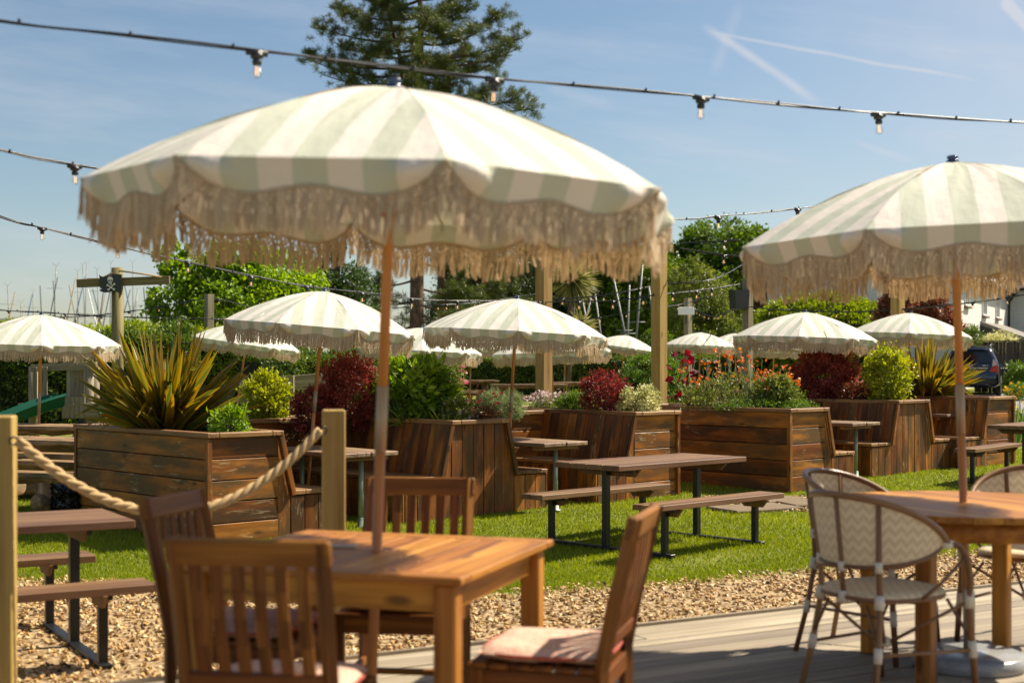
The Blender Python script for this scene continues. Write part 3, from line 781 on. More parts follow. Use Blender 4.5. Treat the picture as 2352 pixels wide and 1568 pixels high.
# ------------------------------------------------------------------ woven bistro chairs
def make_bistro():
    c = thing('bistro_chair', '', 'chair')
    n = 26; th = np.linspace(-1.95, 1.95, n)                    # 0 = straight back (-y)
    def ring(th, rad=.27): return np.stack([rad * np.sin(th), -rad * np.cos(th) * .95 + .0], -1)
    k = np.abs(th) / 1.95
    top = .86 - .20 * k ** 2.2; low = .565 + .085 * k ** 2.5
    flare = 1 + .10 * (1 - k ** 2)
    xy_t = ring(th, .285) * (1 + .06 * (1 - k ** 2))[:, None]; xy_l = ring(th, .262)
    T = np.c_[xy_t, top]; Lw = np.c_[xy_l, low]
    m = MB(); m.tube(T, .0145, 8); m.tube(Lw, .010, 8); m.build('back_frame', M['cane'], c)
    m = MB(); nv = 8; arc = np.concatenate([[0], np.cumsum(np.linalg.norm(np.diff(T, axis=0), axis=1))])
    V = np.concatenate([Lw * (1 - f) + T * f for f in np.linspace(0, 1, nv + 1)])
    g = np.concatenate([np.stack([arc, np.full(n, 0) + (Lw[:, 2] * (1 - f) + T[:, 2] * f), np.zeros(n)], -1) for f in np.linspace(0, 1, nv + 1)])
    i = np.arange(nv)[:, None] * n; j = np.arange(n - 1)[None]
    m.add(V, [np.stack([i + j, i + j + 1, i + n + j + 1, i + n + j], -1).reshape(-1, 4)], g, .5, 0, True)
    m.build('woven_back', M['weave'], c)
    # seat
    m = MB(); a = np.linspace(0, 2 * PI, 33)[:-1]
    sx = .225 * np.sign(np.cos(a)) * np.abs(np.cos(a)) ** .7; sy = .22 * np.sign(np.sin(a)) * np.abs(np.sin(a)) ** .7
    ringV = np.stack([sx, sy, np.full(32, .435)], -1)
    m.tube(np.concatenate([ringV, ringV[:1]]), .012, 8, caps=False); m.build('seat_ring', M['cane'], c)
    m = MB(); rows = []
    for f, z in ((1.02, .43), (1.03, .448), (.99, .462), (.85, .468), (.5, .466), (.02, .464)): rows.append(np.stack([sx * f, sy * f, np.full(32, z)], -1))
    V = np.concatenate(rows); i = np.arange(5)[:, None] * 32; j = np.arange(32)[None]
    m.add(V, [np.stack([i + j, i + (j + 1) % 32, i + 32 + (j + 1) % 32, i + 32 + j], -1).reshape(-1, 4)], np.stack([V[:, 0], V[:, 1] + V[:, 2], V[:, 2]], -1), .5, 0, True)
    m.build('woven_seat', M['weave'], c)
    pass
    def wrap(p, q, r=.0175):
        b_ = MB(); b_.tube([p, q], r, 8); b_.build('binding', M['binding'], c)
    for s in (-1, 1):
        m = MB(); e = T[-1] if s > 0 else T[0]
        m.tube([e, e + np.array([s * .012, .055, -.012]), (s * .285, .19, .60), (s * .272, .225, .50), (s * .255, .235, .40), (s * .27, .265, 0)], [.0145] * 6, 8); m.build('leg', M['cane'], c)
        m = MB(); i0 = int(np.argmin(np.abs(th - s * .75)))
        m.tube([T[i0], Lw[i0], (s * .17, -.185, .435), (s * .19, -.215, .22), (s * .215, -.265, 0)], [.011, .0125, .0125, .0135, .0135], 8); m.build('leg', M['cane'], c)
        wrap(Lw[i0] + [0, 0, -.022], Lw[i0] + [0, 0, .022]); wrap((s * .168, -.183, .455), (s * .176, -.195, .40), .021); wrap((s * .188, -.212, .25), (s * .193, -.22, .19))
        wrap((s * .258, .235, .46), (s * .255, .235, .385), .020); wrap((s * .26, .247, .25), (s * .264, .252, .18)); wrap(e + [0, -.03, .0], e + [0, .03, -.006])
        m = MB(); m.tube([(s * .19, -.215, .22), (s * .262, .25, .21)], .008, 6)
        m.tube([(s * .172, -.188, .42), (s * .03, -.02, .23)], .008, 6)
        m.tube([(s * .25, .23, .41), (s * .03, .02, .23)], .008, 6)
        m.tube([(s * .262, .25, .24), (s * .15, .22, .41)], .007, 6); m.tube([(s * .19, -.215, .25), (s * .11, -.2, .41)], .007, 6)
        m.tube([(s * .285, .18, .60), (s * .272, .05, .50), (s * .235, -.01, .44)], .008, 6)
        m.build('brace', M['cane'], c)
    m = MB(); i0 = n // 2; m.tube([T[i0], Lw[i0], (0, -.222, .435)], .011, 8); m.build('back_strut', M['cane'], c)
    wrap((-.03, -.0, .232), (.03, 0, .228), .024); wrap(Lw[i0] + [0, 0, -.02], Lw[i0] + [0, 0, .02]); wrap((0, -.222, .46), (0, -.222, .41), .02)
    return c
bi0 = make_bistro(); bi_tree = family(bi0)
for i, (x, y, f, lab) in enumerate([
        (1.56, 5.99, (.86, .51), 'woven zigzag bistro chair with its back to us at the round table'),
        (1.72, 6.93, (.80, -.60), 'woven bistro chair tucked in by the lawn, its rounded back rising past the nearer one'),
        (2.60, 7.15, (-.62, -.78), 'woven bistro chair on the far side of the round table, cut by the photo edge')]):
    o = bi0 if i == 0 else dup(bi0, tree=bi_tree)
    o.location = (x, y, ZD); o.rotation_euler = (0, 0, math.atan2(f[1], f[0]) - PI / 2)
    tag(o, lab, 'chair', 'woven bistro chairs')

# ------------------------------------------------------------------ rope barrier
for (x, y, w, lab) in [(-2.12, 5.9, .112, 'square pine rope post at the deck edge, cut by the photo edge'), (-.835, 6.66, .108, 'square pine rope post behind the square table')]:
    m = MB(); m.box((x, y, .72), (w, w, 1.42), rotz(.16), .007)
    o = m.build('rope_post', M['pine']); tag(o, lab, 'post', 'rope barrier posts')
A = P(42, 1012, 5.85); B = P(735, 988, 6.55)
def rope():
    root = thing('barrier_rope', 'thick twisted manila rope sagging between two pine posts', 'rope', (A + B) / 2)
    org = (A + B) / 2
    t = np.linspace(0, 1, 150); c = A[None] * (1 - t[:, None]) + B[None] * t[:, None]; c[:, 2] -= 4 * .335 * t * (1 - t)
    d = unit(np.gradient(c, axis=0)); x = unit(np.cross(d, [0, 0, 1.])); z = np.cross(x, d)
    m = MB(); arc = np.concatenate([[0], np.cumsum(np.linalg.norm(np.diff(c, axis=0), axis=1))])
    for k in range(3):
        a = arc * 2 * PI / .17 + k * 2 * PI / 3
        m.tube(c - org + (x * np.cos(a)[:, None] + z * np.sin(a)[:, None]) * .011, .0125, 8)
    m.build('twisted_strands', M['rope'], root)
    m = MB()
    for p, q in ((A, B), (B, A)):
        e = unit(q - p); th = np.linspace(0, 2 * PI, 20)
        m.tube(np.stack([p - org - e * .018 + e * .016 * math.cos(a) + np.array([0, 0, .016 * math.sin(a)]) for a in th]), .004, 6)
    m.build('end_ring', M['steel'], root)
rope()

# ------------------------------------------------------------------ steel framed picnic tables
def make_picnic():
    c = thing('picnic_table', '', 'picnic table')
    m = MB()
    for k in range(4): m.box((0, -.285 + k * .19, .735), (1.75, .186, .045), None, .004)
    m.build('tabletop', M['plank'], c)
    for s in (-1, 1):
        m = MB()
        for q in (-1, 1): m.box((0, s * .66 + q * .068, .43), (1.75, .133, .045), None, .004)
        m.build('bench', M['plank'], c)
    for s in (-1, 1):
        m = MB(); x = s * .62
        m.box((x, 0, .02), (.06, 1.5, .03), None, .003)
        m.box((x, 0, .37), (.055, .055, .68), None, .003); m.box((x, 0, .697), (.05, .66, .03), None, .003)
        for q in (-1, 1):
            m.box((x, q * .66, .21), (.05, .05, .36), None, .003); m.box((x, q * .66, .395), (.05, .25, .026), None, .003)
        m.build('steel_frame', M['steel'], c)
        for yy, ww, zz in ((0, .60, .70), (-.66, .2, .395), (.66, .2, .395)):
            m = MB(); m.prism([(-ww / 2 - .06, .04), (ww / 2 + .06, .04), (ww / 2, -.03), (-ww / 2, -.03)], (x - s * .032, yy, zz - .025), (0, 1, 0), (0, 0, 1), .022); m.build('batten', M['plank'], c)
    return c
pi0 = make_picnic(); pi_tree = family(pi0)
for i, (x, y, d, lab) in enumerate([
        (1.26, 12.72, (.72, .69), 'picnic table on the sunlit lawn, steel legs and bare brown top'),
        (-3.08, 7.95, (.866, .5), 'picnic table on the gravel behind the rope and teak chairs'),
        (6.72, 18.05, (.62, .78), 'dark picnic table on the lawn behind the round table, cut by the photo edge')]):
    o = pi0 if i == 0 else dup(pi0, tree=pi_tree)
    o.location = (x, y, float(gz(y))); o.rotation_euler = (0, 0, math.atan2(d[1], d[0]))
    tag(o, lab, 'picnic table', 'steel framed picnic tables')
# ------------------------------------------------------------------ planter benches
EB = unit([.73, .68, 0]); EA = unit([-.68, .73, 0]); RU = np.stack([EB, EA, [0, 0, 1]], 1)
HW, LU, HP = .37, 2.5, 1.0
def planter_unit(u, y, label, left, right, horiz, H=HP, L=LU):
    """corner seen at pixel column u, y metres away; left / right: has a bench on that side"""
    X = (u - U0) / F * y
    o = np.array([X, y, float(gz(y))]) + EB * HW
    root = thing('planter_bench', label, 'planter bench', o, math.atan2(EB[1], EB[0]), 'planter benches')
    zt = H - .045
    # end face and far face
    for yy, sgn in ((0., 1), (L - .025, 1)):
        m = MB()
        if horiz:
            n = 5; h = zt / n
            for k in range(n):
                m.box((0, yy + .0125 + random.uniform(-.004, .003), (k + .5) * h), (2 * HW - .004, .025, h - .008), None, .005)
        else:
            n = 5; w = 2 * HW / n
            for k in range(n):
                m.box((-HW + (k + .5) * w, yy + .0125 + random.uniform(-.003, .003), zt / 2), (w - .006, .025, zt), None, .004)
        for s, on in ((-1, left), (1, right)):
            if on:
                m.prism([(s * HW, 0), (s * .5, 0), (s * .5, .40), (s * HW, zt)], (0, yy + .0255, 0), (1, 0, 0), (0, 0, 1), .022)
                for k in range(3):
                    m.box((s * (.585 + k * .155), yy + .0125, .195), (.15, .024, .39), None, .004)
        m.build('end_panel', M['planter'], root)
    for s, on in ((-1, left), (1, right)):
        if not on:
            m = MB(); n = 5; h = zt / n
            for k in range(n):
                m.box((s * (HW + .001 + random.uniform(-.004, .004)), L / 2, (k + .5) * h), (.026, L + .05, h - .007), None, .005)
            for yy in (-.012, L + .012): m.box((s * HW, yy, zt / 2), (.05, .05, zt - .01), None, .004)
            m.build('side_panel', M['planter'], root)
    m = MB(); hw = HW + .03
    m.box((-hw + .06, L / 2, H - .022), (.12, L + .10, .045), None, .006); m.box((hw - .06, L / 2, H - .022), (.12, L + .10, .045), None, .006)
    for yy in (-.05 + .06, L + .05 - .06): m.box((0, yy, H - .0225), (2 * hw - .246, .12, .044), None, .006)
    m.build('cap_rail', M['cap'], root)
    m = MB(); m.box((0, L / 2, H - .17), (2 * HW - .06, L - .06, .2)); m.build('soil', M['soil'], root)
    for s, on in ((-1, left), (1, right)):
        if not on: continue
        m = MB(); n = int(L / .145); w = L / n
        a, b = np.array([s * (HW + .012), 0, zt]), np.array([s * .52, 0, .40])
        nrm = unit([zt - .40, 0, (.52 - HW)]) * np.array([s, 1, 1])
        for k in range(n):
            yy = (k + .5) * w - .005; off = nrm * random.uniform(-.003, .003)
            m.beam(a + [0, yy, 0] + off, b + [0, yy, 0] + off, .028, w - .006, (0, 1, 0) if False else np.array([0, 1, 0]), .004)
        m.beam(a + [0, -.03, 0], b + [0, -.03, 0], .05, .03, (0, 1, 0), .004)
        m.build('backrest', M['planter'], root)
        m = MB()
        for k in range(3): m.box((s * (.585 + k * .165), L / 2, .42), (.16, L + .02, .04), None, .005)
        m.build('seat', M['cap'], root)
        m = MB()
        for k in range(n): m.box((s * .99, (k + .5) * w, .198), (.022, w - .006, .395), None, .004)
        m.build('seat_front', M['planter'], root)
    return o
PU = {}
for key, u, y, lab, l, r, h in [
        ('a', 477, 12.55, 'planter bench with wide horizontal boards holding the bronze spiky plant', False, True, True),
        ('b', 1037, 14.5, 'planter bench with sloping board backrests under the glossy green shrub', True, True, False),
        ('c', 1457, 16.2, 'planter bench ending at the pine post, with cream and crimson shrubs', True, False, True),
        ('d', 1812, 16.9, 'planter bench with horizontal boards full of orange flowers', False, True, True),
        ('e', 2060, 19.2, 'planter bench holding the upright golden shrub', True, True, False),
        ('f', 2267, 20.4, 'planter bench under the spiky plant near the dark car', True, False, True)]:
    PU[key] = planter_unit(u, y, lab, l, r, h)
def back_planter(a, b, label, t0):
    """straight planter closing the far end of a booth between two units"""
    A = PU[a] + EA * t0 + EB * (HW + .03); B = PU[b] + EA * t0 - EB * (HW + .03)
    d = B - A; d[2] = 0; L = np.linalg.norm(d); x = d / L; mid = (A + B) / 2
    root = thing('back_planter', label, 'planter', mid, math.atan2(x[1], x[0]), 'planters closing the booths')
    m = MB(); H = 1.0
    for k in range(5):
        for yy in (-.3, .3): m.box((0, yy, .0955 * (2 * k + 1)), (L - .01, .026, .184), None, .005)
    m.build('box', M['planter'], root)
    m = MB()
    for yy in (-.29, .29): m.box((0, yy, H - .022), (L - .01, .12, .044), None, .006)
    m.build('cap_rail', M['cap'], root)
    m = MB(); m.box((0, 0, H - .17), (L - .02, .56, .2)); m.build('soil', M['soil'], root)
    return mid
BP1 = back_planter('a', 'b', 'reddish board planter closing the booth, under the red smoke bush', 2.3)
BP2 = back_planter('b', 'c', 'reddish board planter closing the booth, under the lavender mound', 1.75)
BP3 = back_planter('d', 'e', 'board planter closing the booth, behind the orange flowers', 1.6)
BP4 = back_planter('e', 'f', 'board planter closing the booth behind the upright golden shrub', 1.75)

# booth tables
def make_booth_table():
    c = thing('booth_table', '', 'table')
    m = MB()
    for k in range(4): m.box((-.255 + k * .17, random.uniform(-.02, .02), .715), (.164, 1.35, .04), None, .006)
    m.build('tabletop', M['log2'], c)
    m = MB()
    for yy in (-.5, .5):
        m = MB(); m.box((0, yy, .672), (.6, .09, .04), None, .005); m.build('batten', M['cap'], c)
    for yy in (-.5, .5):
        m = MB(); m.tube([(0, yy, .01), (0, yy, .67)], .026, 12); m.lathe([(.06, 0), (.06, .012), (.036, .014), (.036, .09), (.028, .095)], (0, yy, .005), 14); m.build('leg', M['galv'], c)
    return c
M['log2'] = wood('worn_plank', [(.15, .09, .05), (.25, .16, .09), (.36, .25, .155)], .6, rv=.4, bump=.4)
bt0 = make_booth_table(); bt_tree = family(bt0)
for i, (x, y, lab) in enumerate([(-1.80, 14.12, 'worn plank table in the booth behind the rope post'), (.12, 15.45, 'worn plank table beside the lawn picnic table, in the middle booth'), (4.15, 18.95, 'worn plank table in the booth below the red acer'), (6.05, 21.2, 'worn plank table in the booth near the dark car')]):
    o = bt0 if i == 0 else dup(bt0, tree=bt_tree)
    o.location = (x, y, float(gz(y))); o.rotation_euler = (0, 0, math.atan2(EB[1], EB[0]))
    tag(o, lab, 'table', 'plank tables in the booths')

# ------------------------------------------------------------------ rustic log tables
def make_log_table():
    c = thing('log_table', '', 'log table')
    def slab(L, w, t, x, z, r):
        m = MB(); n = 14; ys = np.linspace(-L / 2, L / 2, n); V = []
        for q, yy in enumerate(ys):
            wa, wb = w / 2 + rng.normal() * .012, w / 2 + rng.normal() * .012; tt = t + rng.normal() * .008
            V += [(x - wa, yy, z), (x + wb, yy, z), (x + wb * 1.04, yy, z - tt * .4), (x + wb * .6, yy, z - tt), (x - wa * .6, yy, z - tt), (x - wa * 1.04, yy, z - tt * .4)]
        V = np.array(V); i = np.arange(n - 1)[:, None] * 6; j = np.arange(6)[None]
        q = np.stack([i + j, i + 6 + j, i + 6 + (j + 1) % 6, i + (j + 1) % 6], -1).reshape(-1, 4)
        m.add(V, [q, np.arange(6)[None], (np.arange(6) + (n - 1) * 6)[::-1][None]], V[:, [1, 0, 2]] + rng.random(3) * 9, r)
        return m
    m = slab(1.9, .34, .10, -.18, .74, .6); m2 = slab(1.9, .34, .10, .18, .742, .4)
    m.v += m2.v; m.g += m2.g; m.r += m2.r; m.f += [(f + m.n, a, b) for f, a, b in m2.f]; m.n += m2.n
    m.build('tabletop', M['log'], c)
    for s in (-1, 1): slab(1.9, .30, .12, s * .72, .44, .5).build('bench', M['log'], c)
    for yy in (-.62, .62):
        m = MB()
        for s in (-1, 1): m.tube([(s * .72, yy - .01, 0), (s * .72, yy, .34)], .11, 12)
        m.tube([(-.85, yy, .13), (.85, yy, .13)], .10, 12); m.tube([(0, yy, .1), (0, yy, .66)], .10, 12)
        m.build('log_leg', M['log'], c)
    return c
lt0 = make_log_table(); lt_tree = family(lt0)
def at(u, y): return ((u - U0) / F * y, y)
for i, ((x, y), a, lab) in enumerate([
        ((-5.85, 18.0), PI / 2 - .30, 'rough log table with benches in front of the green slide'),
        ((-5.15, 15.6), PI / 2 - .35, 'rough log table and benches beside the spiky plant planter'),
        (at(1065, 40.), PI / 2 + .25, 'distant log table between the glossy shrub and the hedge'),
        (at(1215, 36.), PI / 2 + .1, 'distant log table behind the lavender mound'),
        (at(1320, 38.), PI / 2 + .35, 'distant log table seen past the tall pine post'),
        (at(1700, 40.), PI / 2 + .2, 'distant log table behind the orange flowers')]):
    o = lt0 if i == 0 else dup(lt0, tree=lt_tree)
    o.location = (x, y, float(gz(y))); o.rotation_euler = (0, 0, a); tag(o, lab, 'log table', 'rough log tables')
p = P(160, 1155, 14.4)
m = MB(); zz = np.linspace(0, .40, 9)
for k in range(1): m.tube(np.stack([np.full(9, p[0]), np.full(9, p[1]), zz + .02], -1), .15 + .012 * np.sin(np.arange(9) * 2.1), 14)
n = 700; a = rng.random(n) * 2 * PI; h = rng.random(n) * .40 + .02
Pn = np.stack([p[0] + .15 * np.cos(a), p[1] + .15 * np.sin(a), h], -1)
m.leaves(Pn, np.stack([np.cos(a), np.sin(a), rng.normal(size=n) * .8], -1), rng.normal(size=(n, 3)), .05, .035, .5)
tag(m.build('tree_stump', M['tar']), 'black rough stump beside the end of the spiky plant planter', 'stump')

# ------------------------------------------------------------------ tall posts
def post(u, vtop, y, w, mat, label, ang=.75, z0=None):
    q = P(u, vtop, y); g = float(gz(y)); m = MB()
    m.box((q[0], q[1], (q[2] + g) / 2), (w, w, q[2] - g), rotz(ang), .006)
    return tag(m.build('timber_post', M[mat]), label, 'post', 'timber posts for the string lights')
post(1249, 560, 19.6, .17, 'pine', 'tall pale pine post rising behind a striped parasol')
post(1514, 545, 19.8, .165, 'pine', 'tall knotty pine post at the end of the crimson shrub planter')
post(2062, 560, 26., .19, 'pine', 'pale pine post under the fringe, in front of the red photinia')
post(1717, 640, 30., .17, 'grey', 'weathered grey post carrying the black loudspeaker')
post(1580, 685, 45., .19, 'grey', 'distant grey post carrying a pale flood light box')
post(480, 676, 33., .17, 'grey', 'weathered grey post in front of the bright green maple')
sp = thing('loudspeaker', 'black loudspeaker fixed to the weathered grey post', 'loudspeaker', P(1697, 688, 29.9), .5)
m = MB(); m.prism([(-.16, -.2), (.16, -.2), (.2, .2), (-.2, .2)], (0, -.12, 0), (1, 0, 0), (0, 0, 1), -.22); m.build('cabinet', M['speaker'], sp)
m = MB(); m.beam((.1, .05, .1), (.2, .12, .1), .03, .03); m.build('bracket', M['steel'], sp)
fl = thing('flood_light', 'pale flood light box on the distant grey post', 'flood light', P(1576, 714, 44.75), 0)
m = MB(); m.box((0, 0, 0), (.5, .1, .24), None, .01); m.build('housing', M['white'], fl)
m = MB(); m.beam((0, .02, -.12), (0, .06, -.4), .04, .03); m.build('bracket', M['steel'], fl)

# ------------------------------------------------------------------ play frame, slide, flag mast
Y = 25.
pf = thing('play_platform', 'weathered timber play platform with railings behind the log tables', 'play platform', P(150, 950, Y))
oo = P(150, 950, Y)
def L(u, v, dy=0.): return P(u, v, Y + dy) - oo
m = MB()
for u, dy in ((205, 0), (218, .5), (76, .9)):
    m = MB(); a = L(u, 842, dy); b = L(u, 1000, dy); b[2] = float(gz(Y)) - oo[2]; m.tube([b, a], .085, 12); m.build('post', M['grey'], pf)
m = MB(); m.beam(L(72, 846, .3), L(222, 838, -.1), .06, .13); m.beam(L(160, 846, 0), L(235, 836, 0), .05, .11); m.build('top_rail', M['grey'], pf)
for u in (80, 93, 104, 158, 168, 178, 189):
    m = MB(); m.beam(L(u, 842, .1), L(u, 925, .1), .03, .075, (1, 0, 0)); m.build('baluster', M['grey'], pf)
m = MB(); m.prism([(0, 0), (.40, 0), (.40, .37), (0, .37)], L(144, 960, -.1), (1, 0, 0), (0, 0, 1), .05, r=.6); m.build('side_board', M['grey'], pf)
m = MB(); m.beam(L(68, 928, .9), L(195, 928, .0), .5, .05); m.build('floor', M['grey'], pf)
m = MB(); c0 = L(196, 942, -.12); m.beam(c0, L(300, 942, -.1), .06, .25); m.build('side_beam', M['grey'], pf)
for u in (226, 251, 275):
    m = MB(); a = L(u - 2, 932, -.2); b = L(u + 11, 975, -.5); m.tube([a, (a + b) / 2 + [.0, 0, .01], b], .022, 8); m.lathe([(.0, -.05), (.05, -.03), (.05, .03), (.0, .05)], a, 10); m.build('climbing_rope', M['green_plastic'], pf)
m = MB(); m.tube([L(232, 970, -.45), L(290, 969, -.45)], .02, 8); m.build('rung', M['green_plastic'], pf)
so_ = P(120, 925, Y - .3)
sld = thing('slide', 'dark green plastic slide running down from the play platform', 'slide', so_)
m = MB(); n = 14; t = np.linspace(0, 1, n)
pa = P(140, 934, Y - .25); pbm = np.array([pa[0] - 1.35, pa[1] - .95, float(gz(Y - 2.2)) + .15])
prof = np.array([(-.30, .20), (-.27, .24), (-.23, .20), (-.2, .02), (0, -.02), (.2, .02), (.23, .20), (.27, .24), (.30, .20)])
side = unit(np.cross(pbm - pa, [0, 0, 1])); V = []
for tt in t:
    e = tt * tt * (3 - 2 * tt) * .35 + tt * .65
    c = pa * (1 - tt) + pbm * tt; c[2] = pa[2] + (pbm[2] - pa[2]) * e
    for a, b in prof: V.append(c - so_ + side * a + np.array([0, 0, b]))
k = len(prof); i = np.arange(n - 1)[:, None] * k; j = np.arange(k - 1)[None]
m.add(np.array(V), [np.stack([i + j, i + j + 1, i + k + j + 1, i + k + j], -1).reshape(-1, 4)], None, .5, 0, True)
m.build('chute', M['green_plastic'], sld)
m = MB(); b2 = P(200, 1000, Y - .4); m.beam(L(188, 975, -.1) + oo - so_, np.array([P(170, 1000, Y - .6)[0], Y - .6, float(gz(Y))]) - so_, .1, .2); m.build('support', M['dark'], sld)

Y = 27.
fm = thing('flag_mast', 'mossy round timber mast with a crossbar above the play frame', 'mast', (P(270, 700, Y)[0], Y, float(gz(Y))))
fo = np.array(fm.location)
tp = P(270, 615, Y)
m = MB(); m.tube([(0, 0, 0), tp - fo], .112, 14); m.build('pole', M['mossy'], fm)
m = MB(); m.beam(P(177, 651, Y - .1) - fo, P(390, 643, Y + .0) - fo, .10, .155); m.build('crossbar', M['mossy'], fm)
m = MB(); m.tube([P(268, 622, Y - .1) - fo, P(230, 640, Y - .1) - fo, P(200, 641, Y - .1) - fo], .018, 6); m.tube([P(274, 622, Y - .1) - fo, P(320, 628, Y - .1) - fo, P(370, 636, Y - .1) - fo], .018, 6); m.build('stay_rope', M['rope_dark'] if 'rope_dark' in M else M['rope'], fm)
fl0 = P(280, 630, Y - .16)
pf2 = thing('pirate_flag', 'black board flag with white skull and crossbones on the mast', 'flag', fl0)
S_ = Y / F
def FP(z): return [((x * .16818 - 280) * S_, (630 - (520.6 + y * .16805)) * S_) for x, y in z]   # traced in a blown-up view, turned to metres
out = [(1667, 655), (1600, 645), (1540, 652), (1480, 675), (1420, 685), (1385, 678), (1358, 657), (1368, 700), (1392, 738), (1352, 735), (1370, 775), (1398, 797), (1360, 805), (1375, 838), (1402, 850), (1362, 852), (1385, 885), (1430, 900), (1490, 897), (1545, 880), (1590, 885), (1630, 905), (1667, 930)]
m = MB(); m.prism(FP(out)[::-1], (0, 0, 0), (1, 0, 0), (0, 0, 1), .03); m.build('board', M['flag'], pf2)
m = MB()
def ell(cx, cy, rx, ry, n=22): return [(cx + rx * math.cos(a), cy + ry * math.sin(a)) for a in np.linspace(0, 2 * PI, n + 1)[:-1]]
def flat(z, off): m.prism(FP(z), (0, -.0, 0) if False else (0, -off, 0), (1, 0, 0), (0, 0, 1), .008)
flat(ell(1513, 722, 37, 40), .036)
flat([(1492, 745), (1535, 745), (1533, 775), (1540, 778), (1524, 803), (1502, 778), (1495, 772)], .0365)
for (a, b) in (((1480, 800), (1565, 855)), ((1568, 785), (1492, 858))):
    d = np.array(b, float) - a; d /= np.linalg.norm(d); nn = np.array([-d[1], d[0]]) * 6
    flat([tuple(np.array(a) + nn), tuple(np.array(b) + nn), tuple(np.array(b) - nn), tuple(np.array(a) - nn)], .035 + .001 * (a[0] > 1500))
    for q, s in ((a, -1), (b, 1)):
        for e in (-1, 1): flat(ell(q[0] + d[0] * s * 4 + nn[0] * e * 1.1, q[1] + d[1] * s * 4 + nn[1] * e * 1.1, 9, 9, 12), .037 + .0007 * e)
m.build('skull_emblem', M['emblem'], pf2)
m = MB()
for z in (ell(1500, 738, 11, 12), ell(1529, 736, 11, 12), [(1514, 752), (1522, 768), (1508, 768)], [(1508, 778), (1534, 776), (1524, 786), (1514, 786)]): flat(z, .0425)
m.build('skull_eyes', M['flag'], pf2)
m = MB()
fb = thing('low_fence', 'low weathered board fence behind the golden shrub', 'fence', P(640, 900, 27.))
fo = np.array(fb.location)
m = MB(); m.beam(P(560, 888, 27.) - fo, P(760, 872, 27.5) - fo, .04, .28); m.build('board', M['grey'], fb)
for u in (562, 668):
    m = MB(); a = P(u, 862, 27.1); m.box((a - fo) * [1, 1, 0] + [0, 0, (a[2] + .09) / 2 - fo[2]], (.12, .12, a[2] - .09)); m.build('post', M['grey'], fb)

# ------------------------------------------------------------------ boat masts beyond the hedge
def mast(x0, y0, x1, y1, yy, mat, rad, label, cross=True):
    """(x, y) base and top in the blown-up view of the harbour"""
    a = P(x0 * .16818, 520.6 + y0 * .16805, yy); b = P(x1 * .16818, 520.6 + y1 * .16805, yy)
    t = (a[2] - .5) / (b[2] - a[2]); a = a - (b - a) * t
    m = MB(); m.tube([a, b], [rad, rad * .75], 6)
    if cross:
        for f in (.55, .8): c = a + (b - a) * f; m.tube([c - [.7, 0, 0], c + [.7, 0, 0]], rad * .28, 4)
        m.tube([b + [-.3, 0, .25], b, b + [.25, 0, .3]], rad * .22, 4)
    o = m.build('boat_mast', M[mat]); return tag(o, label, 'boat mast', 'boat masts beyond the hedge')
up = [(125, 1250, 105, 810), (285, 1210, 290, 1040), (310, 1240, 310, 1110), (455, 1220, 455, 880), (740, 1220, 770, 540), (1065, 1290, 1067, 610), (1160, 1300, 1130, 520), (1163, 1310, 1185, 510), (1345, 1300, 1330, 590), (1505, 1300, 1520, 490), (1815, 1290, 1817, 490), (1850, 1200, 1880, 860), (2000, 1290, 2010, 830)]
ordn = ['first', 'second', 'third', 'fourth', 'fifth', 'sixth', 'seventh', 'eighth', 'ninth', 'tenth', 'eleventh', 'twelfth', 'thirteenth', 'fourteenth', 'fifteenth', 'sixteenth', 'seventeenth', 'eighteenth', 'nineteenth']
for i, q in enumerate(up): mast(*q, 115 + i % 4 * 9, 'mast', .055, f'upright grey boat mast, {ordn[i]} counting from the sea side of the sky')
lean = [(125, 1250, 210, 890, 'masttan'), (380, 1220, 445, 920, 'mastblue'), (565, 1170, 547, 805, 'mastdark'), (690, 1190, 787, 690, 'mastdark'), (757, 1220, 727, 735, 'mastdark'), (920, 1260, 1035, 700, 'masttan'), (1040, 1290, 945, 800, 'masttan'), (1015, 1290, 1165, 680, 'mastblue'), (1310, 1310, 1200, 850, 'white'), (1350, 1200, 1265, 850, 'mastdark'), (1370, 1200, 1410, 900, 'mastdark'), (1385, 1200, 1440, 910, 'masttan'), (1420, 1290, 1500, 890, 'mastdark'), (1660, 1290, 1780, 860, 'mastdark'), (1815, 1300, 1700, 800, 'mastdark'), (1800, 1290, 1885, 860, 'mast'), (1995, 1190, 1960, 830, 'mastdark')]
cn = {'masttan': 'tan', 'mastblue': 'blue grey', 'mastdark': 'dark', 'white': 'white', 'mast': 'grey'}
for i, (a, b, c, d, k) in enumerate(lean): mast(a, b, c, d, 95 + i % 5 * 6, k, .05, f'{cn[k]} leaning spar among the boat masts, {ordn[i]} counting from the sea side', False)
for i, (x0, y0, x1, y1) in enumerate([(1555, 1140, 1390, 350), (1580, 1150, 1605, 430), (1695, 1190, 1785, 150), (1200, 1020, 1135, 560), (1010, 880, 930, 480), (1900, 660, 1870, 450), (1035, 790, 1090, 580), (845, 700, 852, 540)]):
    f = lambda x, y: P((1920 + x * .2742) * .6125, (950 + y * .2742) * .6125, 53. + i * .4)
    a, b = f(x0, y0), f(x1, y1); t = (a[2] - .5) / (b[2] - a[2]); a = a - (b - a) * t
    m = MB(); m.tube([a, b], [.05, .038], 6); c = a * .45 + b * .55; m.tube([c - [.3, 0, 0], c + [.3, 0, 0]], .018, 4)
    tag(m.build('boat_mast', M['mast']), f'pale boat mast against the dark trees, {ordn[i]} of those between the pine posts', 'boat mast', 'boat masts before the trees')

